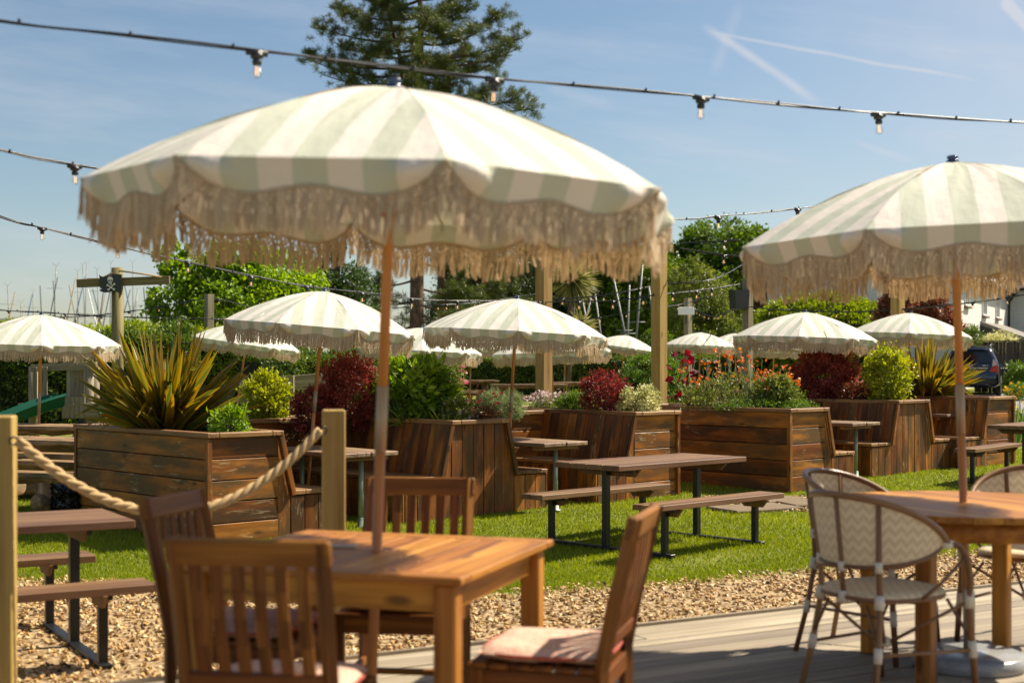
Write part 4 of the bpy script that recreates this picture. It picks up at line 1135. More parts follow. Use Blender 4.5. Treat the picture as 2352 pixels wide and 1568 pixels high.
# ------------------------------------------------------------------ festoon lights
def make_bulb():
    m = MB(); m.lathe([(.019, -.028), (.020, -.012), (.014, -.006), (.027, 0), (.027, .016), (.016, .02), (.016, .03)], n=12)
    m.tube([(-.045, 0, .022), (.045, 0, .022)], .014, 8)
    h = m.build('lamp_holder', M['blackrubber'])
    m = MB(); n = 12; a = np.linspace(0, PI, 9); pr = [(.0005, -.088)] + [(.0225 * math.sin(q) + .0005, -.065 - .0225 * math.cos(q)) for q in a[1:7]] + [(.012, -.036), (.012, -.027)]
    m.lathe(pr, n=14); 
    b = m.build('bulb', [M['glass'], M['filament']])
    m2 = MB()
    for s in (-1, 1): m2.tube([(s * .0045, 0, -.036), (s * .006, 0, -.074)], .0016, 5)
    f = m2.build('filament', M['filament'])
    return h, b, f
hB, bB, fB = make_bulb()
firstb = [True]
def lights(label, pts, bulbs, rad=.006, wires=2, sc=1.):
    """pts: (u, v, depth) along the wire; bulbs: columns u where lamps hang"""
    W = np.array([P(*p) for p in pts]); k = len(W)
    T = np.arange(k); tt = np.linspace(0, k - 1, 24 * (k - 1) + 1)
    def cr(c):
        y = W[:, c]; mt = np.gradient(y) if k > 2 else np.full(k, y[1] - y[0]); i = np.minimum(tt.astype(int), k - 2); f = tt - i
        return (2 * f**3 - 3 * f**2 + 1) * y[i] + (f**3 - 2 * f**2 + f) * mt[i] + (-2 * f**3 + 3 * f**2) * y[i + 1] + (f**3 - f**2) * mt[i + 1]
    C = np.stack([cr(0), cr(1), cr(2)], -1)
    org = C[len(C) // 2].copy()
    root = thing('string_lights', label, 'string lights', org, 0, 'festoon lights')
    m = MB(); arc = np.concatenate([[0], np.cumsum(np.linalg.norm(np.diff(C, axis=0), axis=1))])
    for w in range(wires):
        a = arc * 3 + w * PI
        m.tube(C - org + np.stack([np.zeros(len(C)), .4 * np.cos(a), np.sin(a)], -1) * rad * .9, rad if w == 0 else rad * .6, 6)
    for s in np.arange(.3, arc[-1], .42):
        c = np.array([np.interp(s, arc, C[:, q]) for q in range(3)]) - org; m.box(c + [0, 0, rad], (rad * 1.5, rad * 3.4, rad * 4.2), None, .001)
    m.build('cable', M['blackrubber'], root)
    uu = U0 + C[:, 0] / C[:, 1] * F
    o_ = np.argsort(uu)
    for u in bulbs:
        c = np.array([np.interp(u, uu[o_], C[o_, q]) for q in range(3)]) - org - [0, 0, .03]
        if firstb[0]: h, b, f = hB, bB, fB; firstb[0] = False
        else:
            h, b, f = hB.copy(), bB.copy(), fB.copy()
            for q in (h, b, f): COL.objects.link(q)
        i = int(np.argmin(np.abs(uu - u))); d = C[min(i + 1, len(C) - 1)] - C[max(i - 1, 0)]
        h.parent = root; h.location = tuple(c); h.rotation_euler = (random.uniform(-.06, .06), random.uniform(-.06, .06), math.atan2(d[1], d[0])); h.scale = (sc,) * 3
        b.parent = h; f.parent = h
lights('near festoon string crossing the sky above the big parasol', [(-1400, -200, 4.6), (-600, -52, 4.95), (0, 48, 5.5), (300, 83, 5.65), (590, 117, 5.9), (860, 148, 6.2), (1135, 180, 6.5), (1610, 222, 7.1), (2018, 260, 7.7), (2352, 281, 8.2), (2900, 292, 9.3), (3500, 260, 10.5)], [590, 1135, 1610, 2018], .0055)
lights('festoon string running behind the big parasol down to its far corner', [(-1100, 60, 6.), (-450, 240, 7.), (0, 345, 7.9), (172, 379, 8.3), (700, 460, 9.8), (1150, 505, 11.), (1560, 504, 12.4), (1650, 497, 12.8), (1832, 479, 13.6), (2000, 455, 14.4), (2500, 360, 17.)], [172, 1650, 1832], .0055)
lights('festoon string sagging from the sky down to the tall pine post', [(-900, 130, 9.5), (-400, 350, 11.2), (0, 497, 12.9), (97, 523, 13.2), (270, 566, 13.9), (432, 601, 14.6), (577, 634, 15.4), (705, 657, 16.1), (832, 672, 17), (950, 686, 17.8), (1065, 691, 18.5), (1249, 694, 19.5)], [97, 270, 432, 577, 705, 832, 946, 1050], .0075)
lights('festoon string between the two tall pine posts', [(1249, 694, 19.5), (1330, 692, 19.6), (1415, 690, 19.7), (1514, 676, 19.8), (1600, 668, 20.5), (1700, 652, 21.5)], [1330, 1408, 1478, 1545, 1600, 1635], .0075)
lights('low festoon string above the parasol beside the flag mast', [(-600, 660, 27), (-40, 709, 30), (100, 717, 30.5), (235, 726, 31), (470, 732, 32), (600, 731, 33), (700, 727, 34)], [20, 150, 233, 366, 500, 590], .011)
lights('festoon string rising to the grey post before the maple', [(-600, 700, 37), (-20, 732, 36), (140, 729, 35.5), (260, 720, 35), (380, 702, 34), (482, 682, 33)], [148, 223, 296, 365, 430], .011)
lights('festoon string falling away from the grey post into the maple', [(482, 682, 33), (530, 693, 34), (600, 708, 36), (720, 716, 38), (860, 706, 40)], [503, 570, 640, 720], .011)
lights('thin festoon string in front of the pine trunk', [(860, 687, 30), (940, 697, 30), (1020, 699, 30), (1110, 693, 31), (1249, 672, 32)], [945, 1026, 1100], .009)
lights('lower festoon string in front of the pine trunk', [(900, 708, 34), (1005, 700, 34), (1100, 692, 34), (1180, 686, 34)], [1006, 1090], .009)
lights('upper festoon string from post to post before the boat masts', [(1249, 686, 26), (1330, 684, 26), (1430, 670, 26), (1514, 655, 26.5), (1640, 640, 27), (1720, 600, 29)], [1292, 1362, 1387, 1470], .009)
lights('faint festoon string low before the boat masts', [(1330, 736, 33), (1400, 725, 33), (1500, 706, 33), (1560, 700, 34), (1660, 672, 34.5)], [1378, 1439, 1557, 1625], .009)
lights('festoon string crossing the clipped mound towards the white house', [(1717, 704, 30), (1800, 712, 28.5), (1930, 716, 27.), (2062, 711, 26), (2200, 698, 25), (2352, 677, 24), (2800, 590, 21)], [1767, 1921, 1999, 2080, 2160, 2234, 2314], .0085)
lights('dense swag of small bulbs hanging from the distant post', [(1580, 695, 45), (1605, 716, 45), (1637, 726, 44), (1672, 716, 42), (1712, 690, 31)], [1592, 1600, 1607, 1618, 1628, 1640, 1650, 1665, 1684], .012)
lights('festoon string at the oak tree top', [(1560, 558, 20), (1620, 556, 20), (1700, 552, 20)], [1663], .0075)
lights('festoon string dipping across the oak tree', [(1560, 570, 18), (1640, 583, 18), (1720, 592, 18)], [1662], .0075)
lights('festoon string glimpsed through the fringe of the second parasol', [(1900, 635, 40), (1990, 637, 40), (2110, 636, 40), (2215, 633, 40), (2352, 622, 40)], [1985, 2141, 2270], .012)
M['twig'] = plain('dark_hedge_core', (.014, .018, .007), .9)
# ------------------------------------------------------------------ plants
def cloud(n_cl, n_leaf, rad, sig, shell=.5, flat=0.):
    """leaf positions in clumps filling an ellipsoid, with each leaf's clump direction"""
    d = unit(rng.normal(size=(n_cl, 3))); rr = (shell ** 3 + (1 - shell ** 3) * rng.random(n_cl)) ** (1 / 3)
    c = d * rr[:, None]
    if flat: c[:, 2] = np.where(c[:, 2] < -flat, -flat + rng.random(n_cl) * .1, c[:, 2])
    cc = np.repeat(c, n_leaf, 0) + rng.normal(size=(n_cl * n_leaf, 3)) * sig
    return cc * np.asarray(rad), np.repeat(d, n_leaf, 0), np.repeat(rng.random(n_cl), n_leaf)

def leafset(m, pos, out, tone, L, W, up=.35, outw=.8, mat=0, rj=.5):
    n = len(pos)
    D = out * outw + rng.normal(size=(n, 3)) * .7 + np.array([0, 0, up])
    N = out * .5 + rng.normal(size=(n, 3)) * .55 + np.array([0, 0, .6])
    r = np.clip(tone * (1 - rj) + rng.random(n) * rj, 0, 1)
    m.leaves(pos, D, N, L * rng.uniform(.7, 1.25, n), W * rng.uniform(.75, 1.2, n), r, mat)

def shrub(kind, label, cat, base, rx, rz, mat, L, W, n_cl=70, n_leaf=40, sig=.13, shell=.45, stems=6, ry=None, sprig=0, flowers=None, fl_n=0, fl_s=.03, group=None, outw=.8, up=.35, smat='stem', core=False):
    base = np.asarray(base, float); ry = ry or rx
    root = thing(kind, label, cat, base, 0, group)
    m = MB(); pos, out, tone = cloud(n_cl, n_leaf, (rx, ry, rz), sig, shell, .75)
    pos[:, 2] += rz * .85; ok = pos[:, 2] > .0
    leafset(m, pos[ok], out[ok], tone[ok], L, W, up, outw)
    tips = []
    for k in range(sprig):
        d = unit(rng.normal(size=3) * [.55, .55, .2] + [0, 0, .9]); p0 = d * [rx * .8, ry * .8, rz * .85] + [0, 0, rz * .8]; ln = rz * rng.uniform(.25, .5)
        q = 34; f = rng.random(q); pp = p0 + d * (f * ln)[:, None] + rng.normal(size=(q, 3)) * L * .35
        leafset(m, pp, unit(pp - p0 + rng.normal(size=(q, 3)) * .05), np.full(q, .8), L, W, .6, .6, rj=.35); tips.append(p0 + d * ln)
    m.build('foliage', M[mat], root)
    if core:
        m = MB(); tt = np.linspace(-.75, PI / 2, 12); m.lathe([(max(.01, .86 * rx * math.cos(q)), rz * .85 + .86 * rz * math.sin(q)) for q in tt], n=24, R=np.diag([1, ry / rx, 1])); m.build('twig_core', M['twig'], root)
    if stems:
        m = MB()
        for k in range(stems):
            a = rng.random() * 2 * PI; e = np.array([math.cos(a) * rx * .6, math.sin(a) * ry * .6, rz * rng.uniform(.9, 1.5)])
            m.tube([[0, 0, -.02], e * [.3, .3, .5], e], [.014, .011, .005], 5)
        m.build('stem', M[smat], root)
    if flowers:
        m = MB(); pos, out, tone = cloud(fl_n, 5, (rx * 1.02, ry * 1.02, rz * 1.05), .03, .93, .2); pos[:, 2] += rz * .85
        leafset(m, pos, out, tone, fl_s, fl_s * .9, .3, .6); m.build('flower', M[flowers], root, kind='stuff')
    return root

def blades(kind, label, cat, base, n, Lm, spread, w, mat, arch=.35, seg=7, up_bias=1., group=None, kink=.1):
    base = np.asarray(base, float); root = thing(kind, label, cat, base, 0, group); m = MB()
    for k in range(n):
        a = rng.random() * 2 * PI; t = rng.random() ** .6 * spread if rng.random() > .06 else spread * rng.uniform(1., 1.3); L = Lm * rng.uniform(.6, 1.08) * (1 - .18 * t)
        d0 = np.array([math.sin(t) * math.cos(a), math.sin(t) * math.sin(a), math.cos(t) * up_bias]); d0 = unit(d0)
        h = np.array([math.cos(a), math.sin(a), 0]); s = np.linspace(0, 1, seg)
        ar = arch * rng.uniform(.1, 1.) * (t / spread + .15)
        pts = np.array([.07 * math.cos(a) * rng.random() * 2, .07 * math.sin(a) * rng.random() * 2, 0]) + d0 * (s * L)[:, None] + (h * .45 - np.array([0, 0, .8])) * (ar * L * s ** 2.4)[:, None]
        if rng.random() < kink:
            i = int(seg * .65); pts[i:] += np.array([0, 0, -1.]) * (s[i:, None] - s[i]) * L * .9
        tw = rng.normal() * .9; wd = w * rng.uniform(.7, 1.1) * np.interp(s, [0, .15, .5, .85, 1], [.75, 1, .95, .5, .03])
        tg = unit(np.gradient(pts, axis=0)); sd = unit(np.cross(tg, unit(np.cross(d0, h) * math.sin(tw) + h * math.cos(tw)) + np.array([0, 0, .05])))
        nn = np.cross(sd, tg)
        V = np.stack([pts - sd * wd[:, None] / 2, pts - nn * wd[:, None] * .18, pts + sd * wd[:, None] / 2], 1).reshape(-1, 3)
        g = np.tile(np.array([[-1, 0, 0], [0, 0, 0], [1, 0, 0.]]), (seg, 1))
        i = np.arange(seg - 1)[:, None] * 3; j = np.arange(2)[None]
        m.add(V, [np.stack([i + j, i + j + 1, i + j + 4, i + j + 3], -1).reshape(-1, 4)], g, float(np.clip(rng.beta(1.2, 1.6), 0, 1)), 0, False)
    m.build('blade', M[mat], root); root.children if False else None
    return root

def flowerbed(label, base, rx, h, n_st, mat, size, leafm, L, W, nl=1600, cat='flowering plant', kind='flowering_plant'):
    base = np.asarray(base, float); root = thing(kind, label, cat, base)
    m = MB(); ms = MB()
    pos, out, tone = cloud(60, max(1, nl // 60), (rx, rx * .5, h * .34), .16, .2, .9); pos[:, 2] += h * .3
    leafset(m, pos, out, tone, L, W, .5); m.build('foliage', M[leafm], root)
    mf = MB(); ctr = []
    for k in range(n_st):
        a = rng.random() * 2 * PI; r0 = math.sqrt(rng.random()); b = np.array([math.cos(a) * rx * r0, math.sin(a) * rx * .5 * r0, .05])
        t = b + np.array([rng.normal() * .08, rng.normal() * .06, h * (.55 + .5 * rng.random()) * (1 - .3 * abs(b[0]) / rx)])
        ms.tube([b, (b + t) / 2 + rng.normal(size=3) * .02, t], [.004, .003, .002], 4)
        for q in range(rng.integers(1, 4)): ctr.append(t + rng.normal(size=3) * [.035, .035, .03])
    ms.build('stem', M['greenstem'], root)
    ctr = np.array(ctr); n = len(ctr); face = unit(rng.normal(size=(n, 3)) * .6 + [0, -.35, .5]); tone = rng.random(n)
    ax = unit(np.cross(face, [.3, .2, .9])); ay = np.cross(face, ax)
    for q in range(6):
        an = q * PI / 3; D = ax * math.cos(an) + ay * math.sin(an) + face * .25
        mf.leaves(ctr, D, face, size * .6, size * .55, np.clip(tone + rng.normal(size=n) * .1, 0, 1))
    mf.build('flower', M[mat], root, kind='stuff'); return root

def on(key, t, s=0., z=.93): return PU[key] + EA * t + EB * s + np.array([0, 0, z])

def pl(u, y, z): return np.array([(u - U0) / F * y, y, z])
blades('phormium', 'big bronze and amber spiky sword leaved plant in the end planter', 'plant', on('a', 1.38, -.02, .90), 310, 1.18, .92, .085, 'phormium', .22)
shrub('euphorbia', 'small acid green leafy plant at the planter corner beside the spiky plant', 'plant', on('a', .42, .12, .92), .16, .14, 'leaf_euph', .055, .026, 34, 22, .2, stems=5, sprig=4)
shrub('lavender', 'grey green feathery lavender between spiky plant and golden shrub', 'plant', on('a', 1.2, .42, .92), .25, .24, 'leaf_grey', .06, .008, 60, 40, .16, stems=6, sprig=14, up=.9)
shrub('spirea', 'low golden leafed clump at the far left end of the spiky plant planter', 'plant', on('a', 2.05, -.1, .92), .24, .10, 'leaf_lime', .03, .016, 50, 30, .15, stems=4)
shrub('golden_euonymus', 'yellow green shrub between the spiky plant and the leaning parasol pole', 'shrub', pl(612, 15.9, .97), .26, .29, 'leaf_lime', .05, .03, 90, 40, .14, stems=6, sprig=9)
shrub('smoke_bush', 'tall wine red smoke bush behind the rope post', 'shrub', pl(800, 15.5, .90), .36, .43, 'leaf_redpink', .035, .022, 150, 60, .11, stems=8, sprig=9, ry=.36)
shrub('smoke_bush', 'smaller dusky red smoke bush crossed by the leaning parasol pole', 'shrub', pl(716, 15.2, .92), .22, .24, 'leaf_redpink', .032, .02, 80, 45, .12, stems=5, sprig=5)
shrub('choisya', 'large glossy bright green shrub behind the near parasol pole', 'shrub', on('b', 1.02, -.06, .88),  .43, .38, 'leaf_choisya', .105, .046, 105, 34, .13, stems=8, ry=.42, sprig=16)
shrub('laurel', 'small light green shrub squeezed between smoke bush and near parasol pole', 'shrub', on('b', 1.7, -.1, .92), .2, .30, 'leaf_olive', .07, .03, 44, 22, .16, stems=4)
blades('iris', 'dark green strappy iris clump below the glossy green shrub', 'plant', on('b', .80, -.28, .9), 70, .50, 1.05, .026, 'strap', .35)
blades('daylily', 'little yellow bladed tuft on the planter rim beside the strappy clump', 'plant', on('b', .3, -.18, .93), 36, .24, 1.35, .018, 'leaf_lime', .5)
shrub('astrantia', 'loose green and pink speckled plant by the lavender mound', 'plant', on('b', .42, .10, .92), .2, .15, 'leaf_olive', .035, .02, 50, 26, .22, stems=7, sprig=5, flowers='petal_blush', fl_n=14)
flowerbed('coral bell flower spikes at the planter edge', on('b', .22, .3, .93), .14, .32, 12, 'petal_coral', .045, 'leaf_photinia', .035, .025, 320)
shrub('lavender', 'rounded sage green lavender mound behind the parasol pole', 'plant', pl(1152, 16.9, .96), .27, .20, 'leaf_grey', .045, .007, 160, 60, .10, stems=4, up=1.)
flowerbed('pale pink daisy clump near the tall pine post', on('c', 1.7, -.1, .92), .24, .24, 60, 'petal_blush', .03, 'leaf_green', .03, .016, 500)
shrub('salvia', 'narrow leaved green plant before the crimson shrub', 'plant', on('c', 1.15, -.05, .92), .25, .14, 'leaf_green', .065, .014, 60, 30, .2, stems=4, sprig=8, up=.8)
shrub('loropetalum', 'crimson purple shrub leaning beside the cream variegated bush', 'shrub', on('c', .72, -.08, .92), .28, .28, 'leaf_red', .042, .022, 90, 40, .14, stems=6, sprig=7)
shrub('variegated_euonymus', 'cream variegated dome at the end of the planter', 'shrub', on('c', .25, 0, .92), .24, .19, 'leaf_cream', .04, .022, 90, 40, .12, stems=4)
flowerbed('mass of orange geum flowers on thin stems', on('d', 1.12, 0, .93), .62, .70, 66, 'petal_orange', .042, 'leaf_olive', .06, .020, 1900)
flowerbed('small group of orange geum flowers over green shrub', on('d', .55, .2, .95), .26, .52, 22, 'petal_orange', .045, 'leaf_olive', .06, .025, 700)
shrub('pittosporum', 'light green shrub behind the orange flowers', 'shrub', on('d', .62, .2, .95), .24, .22, 'leaf_olive', .06, .024, 70, 30, .16, stems=5, sprig=5)
shrub('thyme', 'dark green trailing mat at the front of the orange flower planter', 'plant', on('d', .62, 0, .93), .62, .09, 'leaf_green', .03, .013, 110, 40, .14, stems=0, ry=.26)
root = thing('cotinus', 'few big glowing crimson leaves above the orange flowers', 'plant', on('d', 1.78, -.1, .93))
m = MB(); n = 26; pos = rng.normal(size=(n, 3)) * [.12, .08, .2] + [0, 0, .42]
m.leaves(pos, rng.normal(size=(n, 3)) + [0, 0, .5], rng.normal(size=(n, 3)) + [0, -.8, 0], .13, .11, rng.random(n)); m.build('foliage', M['leaf_crimson'], root)
m = MB(); [m.tube([[0, 0, 0], p * .5 + [0, 0, .05], p], [.008, .006, .004], 5) for p in pos[:9]]; m.build('stem', M['stem'], root)
shrub('acer', 'broad dark red acer behind the parasol pole of the orange flower booth', 'shrub', on('e', 1.4, 0, .92), .48, .42, 'leaf_redpink', .045, .03, 190, 50, .09, stems=8, ry=.45, sprig=6)
shrub('spirea', 'low fresh green tuft left of the red acer', 'plant', pl(1800, 19.6, 1.02), .26, .16, 'leaf_euph', .04, .016, 60, 30, .16, stems=4, sprig=5)
shrub('heuchera', 'small coppery green plant between red acer and golden shrub', 'plant', on('e', .85, -.1, .93), .2, .16, 'leaf_photinia', .05, .035, 50, 26, .2, stems=4)
shrub('golden_euonymus', 'upright bright golden green shrub standing above the planter', 'shrub', on('e', .38, 0, .88), .29, .40, 'leaf_lime', .05, .032, 110, 40, .19, stems=6, sprig=34)
blades('phormium', 'bronze spiky sword leaved plant beside the dark car', 'plant', on('f', 1.15, -.1, .90), 300, 1.06, 1.04, .078, 'phormium', .24)
shrub('box_ball', 'large clipped dark round bush behind the tall knotty post', 'shrub', (2.33, 23.6, float(gz(23.6)) + .62), .58, .52, 'leaf_green', .035, .02, 330, 50, .05, .92, 3, up=.2)
shrub('box_ball', 'small far clipped round bush above the distant parasols', 'shrub', P(1510, 815, 46.), .5, .45, 'leaf_green', .06, .035, 130, 40, .07, .9, 2)
shrub('rose_bush', 'pink flowering bush behind the glossy green shrub', 'shrub', P(1035, 905, 27.), .30, .34, 'leaf_olive', .05, .025, 60, 30, .16, stems=5, flowers='petal_pink', fl_n=26, fl_s=.06)
for (u, y, h, lab) in [(2322, 24.3, .84, 'green upright iris leaves with yellow flags by the end planter'), (2347, 25.5, .98, 'taller green iris leaves cut by the photo edge')]:
    q = P(u, 0, y); q[2] = float(gz(y))
    root = blades('flag_iris', lab, 'plant', q, 46, h, .42, .035, 'strap', .15)
    m = MB(); n = 14; pos = rng.normal(size=(n, 3)) * [.2, .15, .08] + [0, 0, h * .7]; m.leaves(pos, rng.normal(size=(n, 3)), rng.normal(size=(n, 3)), .05, .035, rng.random(n)); m.build('flower', M['petal_yellow'], root, kind='stuff')

# ------------------------------------------------------------------ hedges
def hedge(label, a, b, depth, h, mat_top, L, W, n, kind='hedge', bumpy=.10, top_n=.35):
    """clipped hedge from a to b (x, y on the ground), leaves over its front, top and ends"""
    a = np.array([a[0], a[1], float(gz(a[1]))]); b = np.array([b[0], b[1], float(gz(b[1]))]); d = unit(b - a); Ln = np.linalg.norm(b - a); nn = np.array([d[1], -d[0], 0]); nn = nn if nn[1] < 0 else -nn
    root = thing(kind, label, 'hedge', (a + b) / 2); org = (a + b) / 2
    m = MB(); s = rng.random(n) * Ln; top = rng.random(n) < top_n
    f = rng.random(n); hz = np.where(top, h, h * (1 - f ** 1.3)); dp = np.where(top, f * depth, 0.)
    bump = bumpy * (np.sin(s * 2.3) * .5 + np.sin(s * 5.1 + hz * 4) * .3 + rng.normal(size=n) * .45)
    pos = a + d * s[:, None] + nn * (depth / 2 - dp)[:, None] + np.array([0, 0, 1.]) * hz[:, None]
    out = np.where(top[:, None], np.array([0, 0, 1.]), nn); pos = pos + out * bump[:, None] - org
    tone = .5 + .5 * np.sin(s * 3.7 + hz * 5) * np.sin(s * 1.3 + hz * 2.2)
    leafset(m, pos, out, tone, L, W, .25, .6); m.build('foliage', M[mat_top], root)
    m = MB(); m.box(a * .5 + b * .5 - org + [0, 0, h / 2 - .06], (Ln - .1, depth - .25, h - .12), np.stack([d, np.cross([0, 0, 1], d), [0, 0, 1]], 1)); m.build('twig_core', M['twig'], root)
    return root
hedge('long clipped dark hedge behind the distant parasols', at(700, 49.), at(1890, 51.), 1.2, 1.25, 'leaf_hedge', .10, .06, 26000)
hedge('tall bright topped hedge below the boat masts', (-14.6, 31.), (-5.6, 34.), 1.8, 2.06, 'leaf_mound', .09, .055, 30000, bumpy=.14)
hedge('dark glossy laurel hedge behind the slide', (-12.5, 26.8), (-6.6, 29.5), 1.0, 1.9, 'leaf_hedge', .10, .055, 15000, bumpy=.2)
hedge('low leafy hedge behind the golden shrub and board fence', (-5.6, 30.), (-2.6, 33.), 1.0, 1.5, 'leaf_hedge', .09, .05, 9000, bumpy=.2)
shrub('mound_hedge', 'big clipped lime green mound in front of the white house', 'hedge', P(1888, 800, 50.) * [1, 1, 0] + [0, 0, .5], 2.75, 1.92, 'leaf_mound', .11, .07, 1000, 70, .04, .93, 0, ry=2.2, up=.3, core=True)

# ------------------------------------------------------------------ trees
def tree(kind, label, base, top, tr, crowns, mat, L, W, n_cl, n_leaf, sig=.11, limbs=10, shell=.4, lean=(0, 0), outw=.6, up=.15, rj=.5, cat='tree', droop=False):
    base = np.asarray(base, float); root = thing(kind, label, cat, base)
    m = MB(); vol = np.array([c[3] * c[4] * c[5] for c in crowns]) ** (2 / 3); vol = vol / vol.sum(); C = []
    for c, w in zip(crowns, vol):
        k = max(4, int(n_cl * w)); pos, out, tone = cloud(k, n_leaf, c[3:6], sig, shell)
        pos = pos + np.array(c[:3]) - base; C.append(pos[::n_leaf])
        leafset(m, pos, out, tone, L, W, -.3 if droop else up, outw, rj=rj)
    m.build('crown', M[mat], root); C = np.concatenate(C)
    m = MB(); hh = top; tp = np.array([lean[0], lean[1], hh])
    m.tube([[0, 0, -.2], tp * .3 + rng.normal(size=3) * .05, tp * .65, tp], [tr, tr * .8, tr * .5, tr * .15], 10)
    for k in range(limbs):
        e = C[rng.integers(len(C))]; s = tp * np.clip(e[2] / max(hh, .1) * .7, .15, .85)
        m.tube([s, (s + e) / 2 + [0, 0, .04 * hh], e], [tr * .35, tr * .22, tr * .07], 6)
    m.build('trunk', M['bark'], root); return root
def cr(u, v, y, ru, rv, ry=None):
    """crown lobe centred at (u, v), y away, with half sizes in photo units"""
    p = P(u, v, y); return [*p, ru * y / F, (ry or ru) * y / F, rv * y / F]
def gp(u, y): return np.array([(u - U0) / F * y, y, float(gz(y))])
tree('maple_tree', 'bright green maple rising beside the flag mast, fringed by sky', gp(560, 37.), 4.0, .11, [cr(560, 690, 37, 150, 90), cr(470, 640, 37, 90, 62), cr(420, 710, 36.5, 75, 70), cr(640, 640, 37.5, 95, 60), cr(550, 600, 37, 80, 45), cr(380, 605, 36.5, 36, 34), cr(700, 690, 37.5, 60, 70), cr(410, 575, 37, 26, 26), cr(355, 700, 36.5, 26, 40)], 'leaf_maple', .135, .10, 420, 44, .13, 26, .25, rj=.6, droop=True)
tree('dark_conifer', 'dark blue green conifer behind the maple', gp(775, 47.), 5.6, .2, [cr(775, 660, 47, 72, 80), cr(760, 600, 47, 36, 40), cr(820, 690, 46.5, 55, 60), cr(720, 720, 46.5, 50, 50)], 'leaf_dark', .14, .06, 230, 40, .10, 10)
shrub('olive_bush', 'grey green feathery tree between dark conifer and pine trunk', 'tree', gp(862, 44.), .95, 1.25, 'leaf_olive', .12, .04, 120, 40, .13, stems=8)
Yp = 62.
pine_b = gp(957, Yp)
root = thing('pine_tree', 'tall open pine towering over the big parasol', 'tree', pine_b)
mt = MB(); nd = MB()
def pp(u, v, dy=0.): return P(u, v, Yp + dy) - pine_b
mt.tube([[0, 0, -.3], pp(957, 740), pp(958, 600), pp(962, 400), pp(966, 180), pp(966, 60), pp(964, -60), pp(962, -130)], [.36, .31, .29, .23, .16, .12, .09, .03], 12)
mt.tube([pp(960, 430), pp(944, 340), pp(930, 230), pp(918, 130), pp(900, 60), pp(884, -10), pp(880, -80)], [.13, .13, .11, .09, .075, .06, .04], 8)
mt.tube([pp(1015, 760, 2), pp(1016, 600, 2), pp(1024, 380, 2), pp(1030, 200, 1), pp(1032, 120, 1)], [.25, .22, .15, .09, .05], 10)
tuft = []
def branch(a, b, n_side, w=.07, sp=1.):
    a, b = np.asarray(a, float), np.asarray(b, float); Ln = np.linalg.norm(b - a); c = (a + b) / 2 - np.array([0, 0, .15 * Ln])
    t = np.linspace(0, 1, 7)[:, None]; pts = a * (1 - t) ** 2 + 2 * c * t * (1 - t) + b * t ** 2
    mt.tube(pts, np.linspace(w, .02, 7), 6); tuft.append(b)
    for k in range(n_side):
        f = rng.uniform(.35, 1.); p = a * (1 - f) ** 2 + 2 * c * f * (1 - f) + b * f * f
        d = unit(unit(b - a) * .7 + rng.normal(size=3) * [.6, .6, .42] + [0, 0, .4]); l = sp * rng.uniform(.3, .95) * (1.15 - .4 * f)
        q = p + d * l; mt.tube([p, (p + q) / 2 + [0, 0, -.03], q], [.022, .016, .009], 4); tuft.append(q)
        for e in range(3):
            z = p + d * l * rng.uniform(.35, .95) + rng.normal(size=3) * .2; tuft.append(z)
def trunk_at(v): return pp(np.interp(v, [-60, 60, 180, 400, 600], [964, 966, 966, 962, 958]), v)
for (sv, u, v, dy, ns) in [(150, 700, 122, 0, 15), (170, 712, 138, .8, 11), (190, 742, 172, -.6, 12), (200, 800, 196, .6, 12), (90, 745, 66, -.6, 14), (110, 790, 110, .9, 13), (40, 772, 20, .5, 14), (60, 830, 58, -1., 13), (120, 850, 128, -.9, 12), (20, 800, -20, -.6, 13), (0, 870, 10, .9, 12), (300, 790, 330, .4, 10), (320, 1110, 345, -.4, 10), (420, 840, 440, -.8, 10), (440, 1080, 455, .7, 10), (520, 860, 540, .6, 9), (540, 1050, 560, -.6, 9), (330, 960, 380, 2.2, 9), (330, 950, 370, -2.2, 9), (-60, 925, -85, .4, 11), (-60, 1010, -90, -.4, 11), (-80, 970, -120, .2, 11), (30, 905, 40, -1.2, 12), (70, 890, 90, 1.2, 12), (160, 905, 160, -1., 12), (90, 1140, 36, .3, 14), (60, 1075, 14, -.7, 14), (130, 1185, 92, .4, 14), (150, 1190, 112, -.6, 13), (170, 1150, 140, .9, 12), (100, 1090, 80, -1., 13), (40, 1030, 20, 1., 13), (60, 1010, 70, -1.3, 13), (140, 1080, 130, 1.2, 12), (160, 1030, 150, -1.2, 12), (230, 1232, 246, .2, 14), (240, 1190, 225, -.6, 12), (220, 1150, 196, .7, 10), (250, 1110, 222, 1., 12), (210, 1050, 190, -.9, 12), (0, 1060, -30, .6, 12), (-20, 990, -40, -.7, 12), (-20, 930, -45, .6, 12), (60, 985, 30, -2.2, 9), (110, 950, 95, -2.4, 9), (150, 985, 130, -2.2, 9), (190, 940, 175, -2.3, 9), (200, 880, 195, 1., 11), (215, 1000, 205, -1., 10)]:
    branch(trunk_at(sv), pp(u, v, dy * 1.6), ns, .075)
for (sv, u, v, dy, ns) in [(640, 840, 655, 0, 8), (690, 860, 690, 1, 8), (720, 1060, 735, -1, 10), (660, 1075, 668, .5, 10), (700, 1120, 690, 1.5, 10), (600, 1060, 612, -.5, 9), (740, 900, 760, .6, 8)]:
    branch(pp(958, sv), pp(u, v, dy), ns, .06)
for (u, v, dy) in [(1050, 630, 2), (1110, 640, 2), (1150, 670, 2.5), (1090, 700, 3), (1180, 640, 3), (1120, 590, 3), (1040, 690, 3), (1200, 700, 3), (1060, 560, 2), (1170, 600, 3)]: branch(pp(1018, v + 20, 2), pp(u, v, dy), 14, .05)
tuft = np.array(tuft); k = len(tuft); per = 62
